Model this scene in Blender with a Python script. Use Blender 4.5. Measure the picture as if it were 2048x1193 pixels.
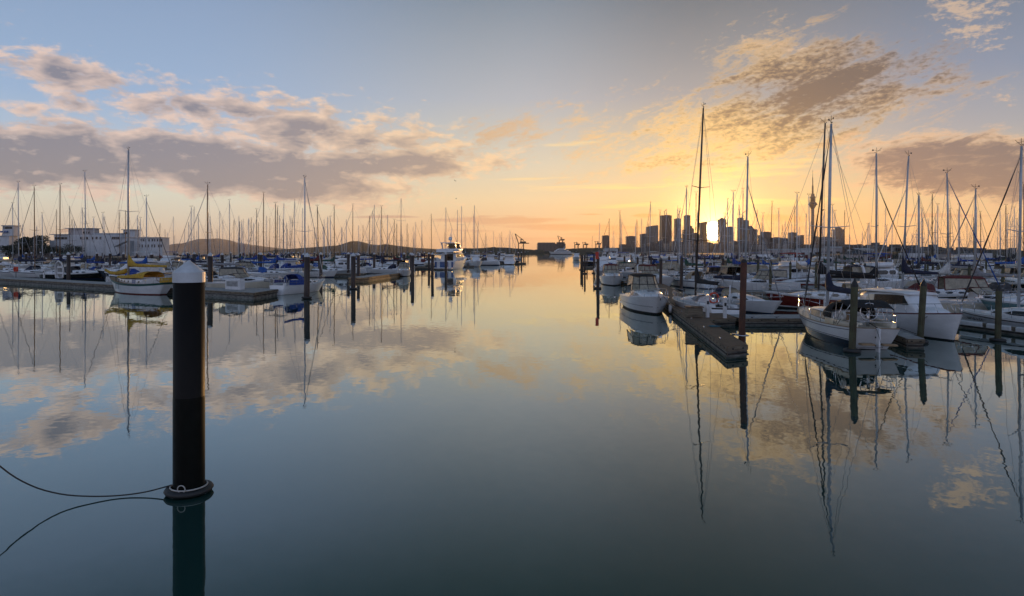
import bpy, bmesh, math, random
from math import sin, cos, pi, radians, atan2, asin, atan, sqrt, exp
from mathutils import Vector, Matrix
random.seed(7)
R = radians
scene = bpy.context.scene
for o in list(bpy.data.objects): bpy.data.objects.remove(o)
COL = scene.collection

# ------------------------------------------------------------------ camera
F, H, HY, CX = 1300.0, 4.5, 503.0, 1024.0      # focal length (px of the 2048 wide photograph), eye height, horizon row
def Yd(y): return F*H/(y-HY)                   # distance along +Y of a point of the water seen at row y
def at(x, y, Y=None, z=0.0):
    if Y is None: Y = F*(H-z)/(y-HY)
    return Vector(((x-CX)/F*Y, Y, z))
cam_d = bpy.data.cameras.new('camera'); cam = bpy.data.objects.new('camera', cam_d); COL.objects.link(cam)
cam.location = (0, 0, H); cam.rotation_euler = (R(90), 0, 0)
cam_d.sensor_width = 36; cam_d.lens = 36*F/2048; cam_d.shift_y = -(596.5-HY)/2048
cam_d.clip_start = 0.1; cam_d.clip_end = 40000
scene.camera = cam
scene.view_settings.view_transform = 'Standard'; scene.view_settings.look = 'None'
scene.view_settings.exposure = 0; scene.view_settings.gamma = 1
scene.cycles.max_bounces = 6; scene.cycles.transparent_max_bounces = 8; scene.cycles.volume_bounces = 0
scene.cycles.use_denoising = True
scene.cycles.caustics_reflective = False; scene.cycles.caustics_refractive = False

def lin(c):
    r = []
    for v in c:
        v /= 255.0
        r.append(v/12.92 if v <= 0.04045 else ((v+0.055)/1.055)**2.4)
    return r
def azel(x, y):
    u = (x-CX)/F; v = (HY-y)/F
    return atan(u), atan(v/sqrt(1+u*u))

# ------------------------------------------------------------------ world
SUN_AZ, SUN_EL = azel(1427, 463)
HAZE = 0.00005
world = bpy.data.worlds.new('World'); scene.world = world; world.use_nodes = True
NT = world.node_tree; NT.nodes.clear()
def _in(sock, v):
    if isinstance(v, S): NT.links.new(v.s, sock)
    elif v is not None: sock.default_value = v
class S:
    def __init__(s, sock): s.s = sock
    def m(a, op, b=None, c=None, clamp=False):
        n = NT.nodes.new('ShaderNodeMath'); n.operation = op; n.use_clamp = clamp
        _in(n.inputs[0], a); 
        if b is not None: _in(n.inputs[1], b)
        if c is not None: _in(n.inputs[2], c)
        return S(n.outputs[0])
    def __add__(a, b): return a.m('ADD', b)
    def __sub__(a, b): return a.m('SUBTRACT', b)
    def __mul__(a, b): return a.m('MULTIPLY', b)
    def __truediv__(a, b): return a.m('DIVIDE', b)
    def mx(a, b): return a.m('MAXIMUM', b)
    def clamp(a): return a.m('ADD', 0.0, clamp=True)
    def neg_exp(a, k): return (a*(-k)).m('EXPONENT')
    def step(a, lo, hi):
        n = NT.nodes.new('ShaderNodeMapRange'); n.interpolation_type = 'SMOOTHSTEP'
        _in(n.inputs[0], a); n.inputs[1].default_value = lo; n.inputs[2].default_value = hi
        return S(n.outputs[0])
def cmix(f, a, b, mode='MIX'):
    n = NT.nodes.new('ShaderNodeMix'); n.data_type = 'RGBA'; n.blend_type = mode; n.clamp_factor = True
    _in(n.inputs[0], f)
    for k, v in ((6, a), (7, b)):
        if isinstance(v, S): NT.links.new(v.s, n.inputs[k])
        else: n.inputs[k].default_value = (*v, 1)
    return S(n.outputs[2])
def cscale(f, c): return cmix(1.0, c, comb(f, f, f), 'MULTIPLY')
def comb(x, y, z):
    n = NT.nodes.new('ShaderNodeCombineXYZ')
    for i, v in enumerate((x, y, z)): _in(n.inputs[i], v)
    return S(n.outputs[0])
def ramp(f, stops):
    n = NT.nodes.new('ShaderNodeValToRGB'); _in(n.inputs[0], f)
    els = n.color_ramp.elements
    while len(els) < len(stops): els.new(0.5)
    for e, (p, c) in zip(els, stops): e.position = p; e.color = (*lin(c), 1)
    return S(n.outputs[0])
def noise(vec, scale, detail=5, rough=0.55, dist=0.0, off=(0, 0, 0)):
    mp = NT.nodes.new('ShaderNodeMapping'); NT.links.new(vec.s, mp.inputs[0])
    mp.inputs['Location'].default_value = off; mp.inputs['Scale'].default_value = scale
    n = NT.nodes.new('ShaderNodeTexNoise'); NT.links.new(mp.outputs[0], n.inputs['Vector'])
    n.inputs['Scale'].default_value = 1; n.inputs['Detail'].default_value = detail
    n.inputs['Roughness'].default_value = rough; n.inputs['Distortion'].default_value = dist
    return S(n.outputs['Fac'])
tc = NT.nodes.new('ShaderNodeTexCoord')
sep = NT.nodes.new('ShaderNodeSeparateXYZ'); NT.links.new(tc.outputs['Generated'], sep.inputs[0])
dx, dy, dz = (S(sep.outputs[i]) for i in range(3))
az = dx.m('ARCTAN2', dy); el = dz.m('ARCSINE')
def soft_ellipse(x, y, rx, ry, tilt=0):
    """1 at the middle of an elliptical patch of sky, 0 at its rim, negative outside; centre and radii in photo px turned to angles"""
    a0, e0 = azel(x, y); k = 1.0/(F*(1+((x-CX)/F)**2)); k2 = 1.0/(F*sqrt(1+((x-CX)/F)**2))
    mp = NT.nodes.new('ShaderNodeMapping'); mp.vector_type = 'TEXTURE'; NT.links.new(AE.s, mp.inputs[0])
    mp.inputs['Location'].default_value = (a0, e0, 0); mp.inputs['Rotation'].default_value = (0, 0, R(tilt))
    mp.inputs['Scale'].default_value = (rx*k, ry*k2, 1)
    n = NT.nodes.new('ShaderNodeVectorMath'); n.operation = 'LENGTH'; NT.links.new(mp.outputs[0], n.inputs[0])
    return S(n.outputs['Value']).m('MULTIPLY', -1.0) + 1.0
AE = comb(az, el, 0.0)
def union(lst):
    r = None
    for e in lst:
        w = e[5] if len(e) > 5 else 1.0
        q = soft_ellipse(*e[:5]) * w
        r = q if r is None else r.mx(q)
    return r
# clear sky: colour by elevation on the far left, in the middle, towards the sun and on the far right
def E(y): return max(0.0, min(1.0, (HY-y)/F/0.9))   # ramp position for an image row near the middle
t_el = (el.m('TANGENT')/0.9).clamp()
left = ramp(t_el, [(0, (202, 184, 174)), (E(470), (218, 206, 188)), (E(400), (214, 216, 202)), (E(330), (178, 196, 214)), (E(240), (150, 178, 212)), (E(0), (130, 154, 188)), (.62, (58, 90, 106)), (1, (34, 60, 70))])
mid = ramp(t_el, [(0, (208, 164, 126)), (E(470), (218, 182, 144)), (E(400), (224, 206, 170)), (E(330), (204, 202, 186)), (E(200), (166, 176, 188)), (E(0), (120, 138, 156)), (.62, (50, 82, 90)), (1, (30, 56, 62))])
sunw = ramp(t_el, [(0, (214, 146, 84)), (E(470), (222, 172, 108)), (E(400), (214, 192, 144)), (E(320), (190, 184, 158)), (E(200), (140, 150, 160)), (E(0), (92, 108, 122)), (.62, (44, 72, 78)), (1, (28, 52, 58))])
right = ramp(t_el, [(0, (222, 176, 132)), (E(470), (226, 186, 136)), (E(400), (208, 190, 154)), (E(300), (148, 158, 170)), (E(200), (116, 138, 166)), (E(0), (86, 106, 128)), (.62, (46, 74, 84)), (1, (30, 54, 62))])
a1, a2, a3 = azel(1010, 400)[0], SUN_AZ, azel(1950, 400)[0]
a0 = azel(330, 400)[0]
sky = cmix(az.step(a0, a1), left, mid)
sky = cmix(az.step(a1, a2), sky, sunw)
sky = cmix(az.step(a2, a3), sky, right)
back = ramp(t_el, [(0, (188, 178, 192)), (.12, (208, 204, 222)), (.3, (190, 204, 236)), (.7, (138, 160, 200)), (1, (96, 120, 156))])
sky = cmix(dy.step(-0.25, 0.45), back, sky)
# the air's glow about the sun
sd = NT.nodes.new('ShaderNodeVectorMath'); sd.operation = 'DOT_PRODUCT'; NT.links.new(tc.outputs['Generated'], sd.inputs[0])
SUNV = Vector((sin(SUN_AZ)*cos(SUN_EL), cos(SUN_AZ)*cos(SUN_EL), sin(SUN_EL)))
sd.inputs[1].default_value = SUNV
ang = S(sd.outputs['Value']).m('MINIMUM', 1.0).m('ARCCOSINE')
def addc(a, b): return cmix(1.0, a, b, 'ADD')
glow = addc(cscale(ang.neg_exp(1/0.022), (7.0, 4.4, 1.5)), cscale(ang.neg_exp(1/0.10), (.12, .11, .05)))
disc = cscale(S(ang.s).step(0.0150, 0.0100), (60, 46, 26))
# ---- clouds
q_den = dz.m('ABSOLUTE') + 0.10
Q = comb(dx/q_den, dy/q_den, 0.0)            # a level cloud sheet seen in perspective
bank = union([(40, 312, 520, 84, 0, 2.9), (470, 338, 480, 72, -6, 3.1), (760, 328, 330, 46, 2, 2.3),
              (370, 216, 230, 44, 0, 1.45), (600, 262, 350, 76, -9, 1.6), (800, 278, 210, 60, -14, 1.3),
              (118, 148, 190, 54, -4, 1.45), (60, 215, 75, 22, 0, .9), (155, 209, 90, 26, 0, 1.0), (15, 75, 60, 28, 0, .6)])
n1 = noise(AE, (19, 50, 1), 5, .58, .3)
n1b = noise(AE, (19, 50, 1), 3, .55, .3, (-.22, .42, 0))
n2 = noise(AE, (58, 120, 1), 4, .6, .1)
bden = bank*.95 + (n1-0.5)*3.4 + (n2-.5)*1.7
b_a = bden.step(0.05, 0.95)
b_t = bden.step(0.45, 2.0)                 # thickness
emb = ((n1 - n1b)*3.0 + 0.24 + (n2-.5)*1.5).clamp()
lit_l = cmix(az.step(azel(300, 0)[0], azel(1000, 0)[0]), lin((228, 200, 186)), lin((240, 206, 166)))
shd_l = cmix(az.step(azel(300, 0)[0], azel(1000, 0)[0]), lin((128, 126, 140)), lin((152, 138, 136)))
b_c = cmix((b_t*1.15 - emb*.95 + .40).clamp(), lit_l, shd_l)
sky = cmix(b_a*.90, sky, b_c)
# golden high cloud over the city, dark in its thick middle
high = union([(1480, 255, 340, 120, 8, 1.15), (1650, 160, 300, 110, -15, 1.3), (1330, 300, 260, 60, 5, .8), (1060, 255, 170, 44, 10, .72),
              (1180, 275, 150, 34, -8, .62), (1800, 215, 150, 26, 0, .8), (1740, 110, 90, 46, -25, .8)])
m1 = noise(Q, (2.1, 2.1, 1), 6, .62, .5)
m2 = noise(AE, (30, 105, 1), 5, .62, .35)
m3 = noise(AE, (120, 240, 1), 3, .6, .2)
m4 = noise(comb(az*.94+el*.34, el*.94-az*.34, 0.0), (13, 46, 1), 6, .64, .7)          # wisps drawn out and rising to the right
hden = high*1.05 + (m4-.5)*3.0 + (m2-.5)*.9 + (m1-.5)*1.0 + (m3-.5)*1.1
h_a = hden.step(0.05, 1.0)
dark = union([(1640, 178, 320, 120, 6, 2.1), (1480, 262, 190, 34, 0, .7), (1400, 320, 130, 16, 0, .5)])
h_dk = (dark*.95 + (m4-.5)*2.8 + (m2-.5)*1.5 + (m3-.5)*2.6 + (m1-.5)*.8).step(-0.05, 1.7)
h_c = cmix(ang.step(.08, .36), lin((246, 204, 130)), lin((208, 174, 138)))
h_c = cmix(h_dk*.96, h_c, lin((58, 58, 66)))
sky = cmix(h_a*.88, sky, h_c)
# grey-violet bank on the right
rb = union([(1930, 335, 350, 90, -6, 2.2), (1800, 318, 240, 46, 0, 1.2), (2010, 375, 260, 60, -10, 1.4)])
rden = rb*.8 + (m4-.5)*1.6 + (m2-.5)*1.2 + (m1-.5)*1.2 + (m3-.5)*.4
r_a = rden.step(.05, .8)
r_c = cmix((rden.step(.35, 1.0)*1.1 - (m2-.45)*1.6).clamp(), lin((222, 184, 148)), lin((92, 92, 106)))
sky = cmix(r_a*.94, sky, r_c)
# small lit clouds on the far right, above
tr = union([(1925, 22, 100, 28, -20, 1.3), (1945, 62, 80, 26, -15, 1.2), (1985, 8, 40, 12, 0, .8), (1965, 95, 45, 9, 0, .8), (2000, 198, 60, 14, -25, .8), (1560, 95, 130, 14, -18, .5)])
t_a = (tr*.8 + (n2-.5)*2.6 + (m3-.5)*1.6 + (m2-.5)*1.4).step(.15, 1.0)
sky = cmix(t_a*.75, sky, cmix((n2*1.6-.3).clamp(), lin((186, 166, 154)), lin((220, 188, 154))))
# long flat streaks low in the sky
st = union([(1000, 441, 170, 11, 0, 1.1), (1150, 455, 190, 9, -1, 1.1), (1220, 468, 140, 5, 0, 1.0), (770, 434, 95, 5, 1, .9), (960, 462, 160, 5, 0, .5), (1180, 429, 40, 3, 0, .9), (1290, 432, 36, 8, 0, .9),
             (1560, 436, 90, 10, -4, .9), (1640, 455, 140, 6, 0, .7), (1880, 432, 160, 7, -3, .8), (1080, 478, 260, 6, 0, .6), (500, 388, 40, 5, 0, .4), (130, 462, 12, 5, 10, 1.1)])
s_n = noise(AE, (14, 170, 1), 4, .55, .1)
s_a = (st + (s_n-.5)*1.5 + (n2-.5)*.3).step(.12, .62)
sky = cmix(s_a*.72, sky, cmix(ang.step(.06, .5), lin((226, 160, 96)), lin((182, 150, 140))))
lt = union([(1200, 375, 260, 10, 0, .8), (1060, 358, 110, 5, 1, .9), (1260, 412, 160, 8, 1, .8), (1560, 405, 200, 12, -1, 1.0), (1500, 340, 200, 34, 5, .8), (1420, 414, 90, 4, 1, 1.3), (1120, 290, 120, 8, 2, .6)])
l_a = (lt + (s_n-.5)*1.6).step(.15, .8)
sky = cmix(l_a*.55, sky, cmix(ang.step(.05, .4), lin((255, 226, 140)), lin((246, 216, 160))))
sky = addc(sky, glow)
sky = addc(sky, disc)
# faint physical dawn sky added to it
nis = NT.nodes.new('ShaderNodeTexSky'); nis.sky_type = 'NISHITA'; nis.sun_disc = False
nis.sun_elevation = SUN_EL; nis.sun_rotation = SUN_AZ; nis.air_density = 1.2; nis.dust_density = 1.5
bg = NT.nodes.new('ShaderNodeBackground'); bg.inputs[1].default_value = 1.0
bg2 = NT.nodes.new('ShaderNodeBackground'); bg2.inputs[1].default_value = 0.02
NT.links.new(sky.s, bg.inputs[0]); NT.links.new(nis.outputs[0], bg2.inputs[0])
ads = NT.nodes.new('ShaderNodeAddShader'); NT.links.new(bg.outputs[0], ads.inputs[0]); NT.links.new(bg2.outputs[0], ads.inputs[1])
wo = NT.nodes.new('ShaderNodeOutputWorld'); NT.links.new(ads.outputs[0], wo.inputs[0])

# ------------------------------------------------------------------ sun
sl = bpy.data.lights.new('sun', 'SUN'); sun = bpy.data.objects.new('sun', sl); COL.objects.link(sun)
sl.energy = 5.0; sl.angle = R(0.6); sl.color = (1.0, .53, .18)
sun.rotation_euler = (-SUNV).to_track_quat('-Z', 'Y').to_euler()

# ------------------------------------------------------------------ materials
MATS = {}
def mat(name, col, rough=.5, metal=0, nscale=0, namt=.15, bump=0, spec=None, col2=None, ior=None, coord='Object', stretch=(1, 1, 1), coat=0):
    if name in MATS: return MATS[name]
    m = bpy.data.materials.new(name); m.use_nodes = True; nt = m.node_tree; b = nt.nodes['Principled BSDF']
    b.inputs['Base Color'].default_value = (*col, 1); b.inputs['Roughness'].default_value = rough; b.inputs['Metallic'].default_value = metal
    if ior: b.inputs['IOR'].default_value = ior
    if spec is not None: b.inputs['Specular IOR Level'].default_value = spec
    if coat: b.inputs['Coat Weight'].default_value = coat; b.inputs['Coat Roughness'].default_value = .08
    if nscale:
        t = nt.nodes.new('ShaderNodeTexCoord'); mp = nt.nodes.new('ShaderNodeMapping'); n = nt.nodes.new('ShaderNodeTexNoise')
        mp.inputs['Scale'].default_value = stretch
        nt.links.new(t.outputs[coord], mp.inputs[0]); nt.links.new(mp.outputs[0], n.inputs['Vector'])
        n.inputs['Scale'].default_value = nscale; n.inputs['Detail'].default_value = 6; n.inputs['Roughness'].default_value = .62
        r = nt.nodes.new('ShaderNodeValToRGB')
        c2 = col2 or tuple(v*(1-namt*2) for v in col)
        r.color_ramp.elements[0].position = .33; r.color_ramp.elements[1].position = .66
        r.color_ramp.elements[0].color = (*c2, 1); r.color_ramp.elements[1].color = (*(min(1, v*(1+namt*.3)) for v in col), 1)
        nt.links.new(n.outputs['Fac'], r.inputs[0]); nt.links.new(r.outputs[0], b.inputs['Base Color'])
        if bump:
            bp = nt.nodes.new('ShaderNodeBump'); bp.inputs['Strength'].default_value = bump; bp.inputs['Distance'].default_value = .03
            nt.links.new(n.outputs['Fac'], bp.inputs['Height']); nt.links.new(bp.outputs[0], b.inputs['Normal'])
    MATS[name] = m; return m
M = {}
M['white'] = mat('gelcoat white', (.74, .75, .76), .28, nscale=1.1, namt=.07, stretch=(1, 1, 2.5), coat=.3)
M['cream'] = mat('gelcoat cream', (.68, .62, .50), .32, nscale=1.1, namt=.08, coat=.3)
M['grey'] = mat('gelcoat grey', (.36, .38, .40), .34, nscale=1.1, namt=.08)
M['navyhull'] = mat('navy hull paint', (.012, .018, .045), .2, nscale=1.5, namt=.15, coat=.4)
M['redhull'] = mat('maroon hull paint', (.16, .018, .014), .25, nscale=1.5, namt=.15, coat=.4)
M['blackhull'] = mat('black hull paint', (.012, .012, .013), .25, nscale=1.5, namt=.1, coat=.4)
M['bluehull'] = mat('blue hull paint', (.05, .11, .26), .3, nscale=1.5, namt=.12, coat=.3)
M['tealhull'] = mat('teal hull paint', (.10, .20, .22), .35, nscale=1.5, namt=.12)
M['deck'] = mat('deck nonskid', (.60, .59, .55), .7, nscale=3, namt=.1)
M['teak'] = mat('teak deck', (.33, .22, .12), .7, nscale=6, namt=.2, stretch=(1, 12, 1))
M['antifoul_k'] = mat('antifouling black', (.015, .015, .016), .6)
M['antifoul_b'] = mat('antifouling blue', (.015, .03, .09), .6)
M['antifoul_r'] = mat('antifouling red', (.13, .02, .015), .6)
M['green'] = mat('green sheer paint', (.012, .07, .06), .4)
M['stripe_n'] = mat('navy stripe', (.01, .018, .05), .4)
M['stripe_r'] = mat('dark red stripe', (.12, .02, .02), .4)
M['glass'] = mat('dark window glass', (.012, .013, .015), .06, ior=1.5, nscale=2, namt=.3)
M['glass_lit'] = mat('vinyl window with painted glow', (.34, .30, .22), .25, nscale=3, namt=.25)  # opaque tan tone imitates sun glowing through the panes
M['tint'] = mat('smoked window', (.012, .012, .013), .12, spec=.12, nscale=2, namt=.3)
M['curtain'] = mat('curtained window', (.30, .25, .18), .3, nscale=9, namt=.45, stretch=(3, 3, .3))
M['alloy'] = mat('mast alloy', (.52, .53, .55), .42, .35, nscale=2, namt=.1)
M['alloy_w'] = mat('white mast paint', (.66, .67, .69), .4, nscale=2, namt=.08)
M['alloy_d'] = mat('dark anodised mast', (.07, .055, .045), .4, .3)
M['varnish'] = mat('varnished mast', (.24, .12, .05), .35, nscale=4, namt=.2)
M['wire'] = mat('stainless wire', (.30, .30, .31), .35, .7)
M['steel'] = mat('polished steel rail', (.55, .55, .57), .2, 1)
for k, c in {'navy': (.012, .018, .05), 'blue': (.015, .06, .30), 'black': (.014, .014, .016), 'royal': (.02, .10, .38), 'charcoal': (.05, .05, .055),
             'grey': (.28, .28, .29), 'white': (.62, .61, .58), 'green': (.02, .08, .055), 'maroon': (.13, .02, .02), 'yellow': (.56, .33, .03),
             'tan': (.42, .33, .22), 'red': (.36, .03, .02), 'teal': (.06, .17, .22)}.items():
    M['c_'+k] = mat(k+' canvas', c, .85, nscale=5, namt=.22, bump=.5)
M['rubber'] = mat('black rubber', (.02, .02, .02), .6)
M['fender'] = mat('white fender', (.66, .66, .66), .4, nscale=3, namt=.1)
M['orange'] = mat('lifebuoy red', (.55, .05, .02), .5)
M['rope'] = mat('mooring rope', (.035, .035, .035), .8)
M['rope_w'] = mat('pale rope', (.5, .48, .44), .8)
M['pile_black'] = mat('black sleeved pile', (.0065, .006, .0055), .55, spec=.14, nscale=3, namt=.3, bump=.15, col2=(.013, .010, .008), stretch=(1, 1, .35))
M['pile_brown'] = mat('brown steel pile', (.045, .025, .018), .55, nscale=2.2, namt=.3, bump=.2, stretch=(1, 1, .4))
M['pile_wood'] = mat('weathered timber pile', (.080, .088, .048), .85, nscale=2.4, namt=.4, bump=.5, col2=(.05, .038, .02), stretch=(1, 1, .5))
M['pile_red'] = mat('rust red pile', (.10, .032, .015), .8, nscale=2.4, namt=.3, bump=.4, col2=(.045, .02, .012), stretch=(1, 1, .4))
M['cap'] = mat('white pile cap', (.62, .64, .66), .5, nscale=3, namt=.12)
M['cap_k'] = mat('black pile cap', (.012, .012, .013), .5, nscale=2, namt=.2)
M['algae'] = mat('wet algae band', (.0035, .0045, .0035), .4, spec=.10, nscale=4, namt=.25, bump=.15)
M['concrete'] = mat('float concrete', (.21, .21, .19), .85, nscale=2.2, namt=.35, bump=.4, stretch=(1, 1, 3))
M['concrete_l'] = mat('deck concrete', (.34, .34, .33), .85, nscale=3, namt=.2, bump=.2)
M['boards'] = mat('dock boards', (.19, .12, .072), .8, nscale=2.5, namt=.35, bump=.3, stretch=(1, 6, 1))
M['waler'] = mat('timber waler', (.20, .16, .11), .8, nscale=3, namt=.35, bump=.3, stretch=(.4, .4, 3))
M['sunlit_boards'] = mat('boards with painted sunlight', (.42, .27, .14), .7, nscale=3, namt=.3, bump=.3, stretch=(.4, .4, 3))  # orange base colour stands in for low sunlight on the dock sides
M['dark'] = mat('dark gap and shade', (.012, .011, .010), .8)  # black for gaps, also for painted shade in cockpits and the open stern

# ------------------------------------------------------------------ mesh builder
class MB:
    def __init__(s): s.v = []; s.f = []; s.m = []; s.sm = []
    def add(s, vs, fs, mi=0, smooth=False):
        b = len(s.v); s.v += [tuple(p) for p in vs]
        for f in fs: s.f.append([b+i for i in f]); s.m.append(mi); s.sm.append(smooth)
        return s
    def box(s, c, d, mi=0, rz=0, top=1.0, M4=None):
        x, y, z = (k/2 for k in d); ca, sa = cos(rz), sin(rz); vs = []
        for (i, j, k) in ((-1,-1,-1),(1,-1,-1),(1,1,-1),(-1,1,-1),(-1,-1,1),(1,-1,1),(1,1,1),(-1,1,1)):
            t = top if k > 0 else 1.0
            a, b_ = i*x*t, j*y*t
            p = Vector((c[0]+a*ca-b_*sa, c[1]+a*sa+b_*ca, c[2]+k*z)); vs.append(M4 @ p if M4 else p)
        return s.add(vs, [(3,2,1,0),(4,5,6,7),(0,1,5,4),(1,2,6,5),(2,3,7,6),(3,0,4,7)], mi)
    def bbox(s, c, d, bev=.02, mi=0, rz=0):
        """box with chamfered upright and top edges"""
        x, y, z = (k/2 for k in d); b = min(bev, x*.9, y*.9, z*.9); rings = []
        for (ins, zz) in ((0, -z), (0, z-b), (b, z)):
            xi, yi = x-ins, y-ins
            ring = [(xi-b, -yi), (xi, -yi+b), (xi, yi-b), (xi-b, yi), (-xi+b, yi), (-xi, yi-b), (-xi, -yi+b), (-xi+b, -yi)]
            ca, sa = cos(rz), sin(rz)
            rings.append([(c[0]+p*ca-q*sa, c[1]+p*sa+q*ca, c[2]+zz) for p, q in ring])
        return s.loft(rings, mi=mi, smooth=False)
    def loft(s, rings, closed=True, caps=(True, True), mi=0, smooth=True, mis=None):
        n = len(rings[0]); b = len(s.v)
        for r in rings: s.v += [tuple(p) for p in r]
        for i in range(len(rings)-1):
            for j in range(n if closed else n-1):
                k = (j+1) % n
                s.f.append([b+i*n+j, b+i*n+k, b+(i+1)*n+k, b+(i+1)*n+j]); s.m.append(mis[j] if mis else mi); s.sm.append(smooth)
        if closed:
            if caps[0]: s.add(rings[0], [list(range(n))[::-1]], mi, False)
            if caps[1]: s.add(rings[-1], [list(range(n))], mi, False)
        return s
    def tube(s, pts, r, n=6, mi=0, caps=True, smooth=True):
        pts = [Vector(p) for p in pts]; rings = []
        for i, p in enumerate(pts):
            d = (pts[min(i+1, len(pts)-1)]-pts[max(i-1, 0)]).normalized()
            u = d.cross(Vector((0, 0, 1)) if abs(d.z) < .9 else Vector((1, 0, 0))).normalized(); w = d.cross(u)
            rr = r[i] if isinstance(r, (list, tuple)) else r
            rings.append([p+u*rr*cos(2*pi*k/n)+w*rr*sin(2*pi*k/n) for k in range(n)])
        return s.loft(rings, mi=mi, smooth=smooth, caps=(caps, caps))
    def lathe(s, prof, n=16, c=(0, 0, 0), mi=0, smooth=True, cap=True):
        rings = [[(c[0]+r*cos(2*pi*k/n), c[1]+r*sin(2*pi*k/n), c[2]+z) for k in range(n)] for r, z in prof]
        return s.loft(rings, mi=mi, smooth=smooth, caps=(cap, cap))
    def torus(s, c, R_, r, ax='z', n=18, k=8, mi=0):
        rings = []
        for i in range(n):
            a = 2*pi*i/n; ring = []
            for j in range(k):
                b = 2*pi*j/k; q = R_+r*cos(b); p = (q*cos(a), q*sin(a), r*sin(b))
                if ax == 'x': p = (p[2], p[0], p[1])
                if ax == 'y': p = (p[0], p[2], p[1])
                ring.append((c[0]+p[0], c[1]+p[1], c[2]+p[2]))
            rings.append(ring)
        rings.append(rings[0]); return s.loft(rings, mi=mi, caps=(False, False))
    def build(s, name, mats, parent=None, recalc=True):
        me = bpy.data.meshes.new(name); me.from_pydata(s.v, [], s.f)
        if not isinstance(mats, (list, tuple)): mats = [mats]
        for m_ in mats: me.materials.append(M[m_] if isinstance(m_, str) else m_)
        me.polygons.foreach_set('material_index', s.m); me.polygons.foreach_set('use_smooth', s.sm)
        if recalc:
            bm = bmesh.new(); bm.from_mesh(me); bmesh.ops.remove_doubles(bm, verts=bm.verts, dist=1e-5); bmesh.ops.recalc_face_normals(bm, faces=bm.faces); bm.to_mesh(me); bm.free()
        o = bpy.data.objects.new(name, me); COL.objects.link(o)
        if parent: o.parent = parent
        return o
def tag(o, label=None, cat=None, group=None, kind=None):
    for k, v in (('label', label), ('category', cat), ('group', group), ('kind', kind)):
        if v: o[k] = v
    return o
def empty(name, loc=(0, 0, 0), rz=0):
    e = bpy.data.objects.new(name, None); COL.objects.link(e); e.location = loc; e.rotation_euler = (0, 0, rz); e.empty_display_size = .2; return e
def copy_tree(o, parent=None, skip=()):
    c = o.copy(); COL.objects.link(c); c.parent = parent
    for ch in KIDS.get(o.name, []) or [k for k in o.children]:
        if ch.name.split('.')[0] in skip: continue
        copy_tree(ch, c, skip)
    return c
KIDS = {}
def place(o, loc, heading, lean=0.0, scale=1.0):
    """heading: direction of the bow, from +X; lean tips the whole thing towards +X"""
    o.rotation_mode = 'XYZ'
    m_ = Matrix.Rotation(lean, 4, 'Y') @ Matrix.Rotation(heading, 4, 'Z')
    o.rotation_euler = m_.to_euler('XYZ'); o.location = loc; o.scale = (scale,)*3
    return o
ORD = ['zeroth', 'first', 'second', 'third', 'fourth', 'fifth', 'sixth', 'seventh', 'eighth', 'ninth', 'tenth', 'eleventh', 'twelfth', 'thirteenth', 'fourteenth', 'fifteenth', 'sixteenth', 'seventeenth', 'eighteenth', 'nineteenth', 'twentieth'] + \
      ['twenty-'+w for w in 'first second third fourth fifth sixth seventh eighth ninth'.split()] + ['thirtieth'] + ['thirty-'+w for w in 'first second third fourth fifth sixth seventh eighth ninth'.split()] + ['fortieth'] + ['forty-'+w for w in 'first second third fourth fifth sixth seventh eighth ninth'.split()]

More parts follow.
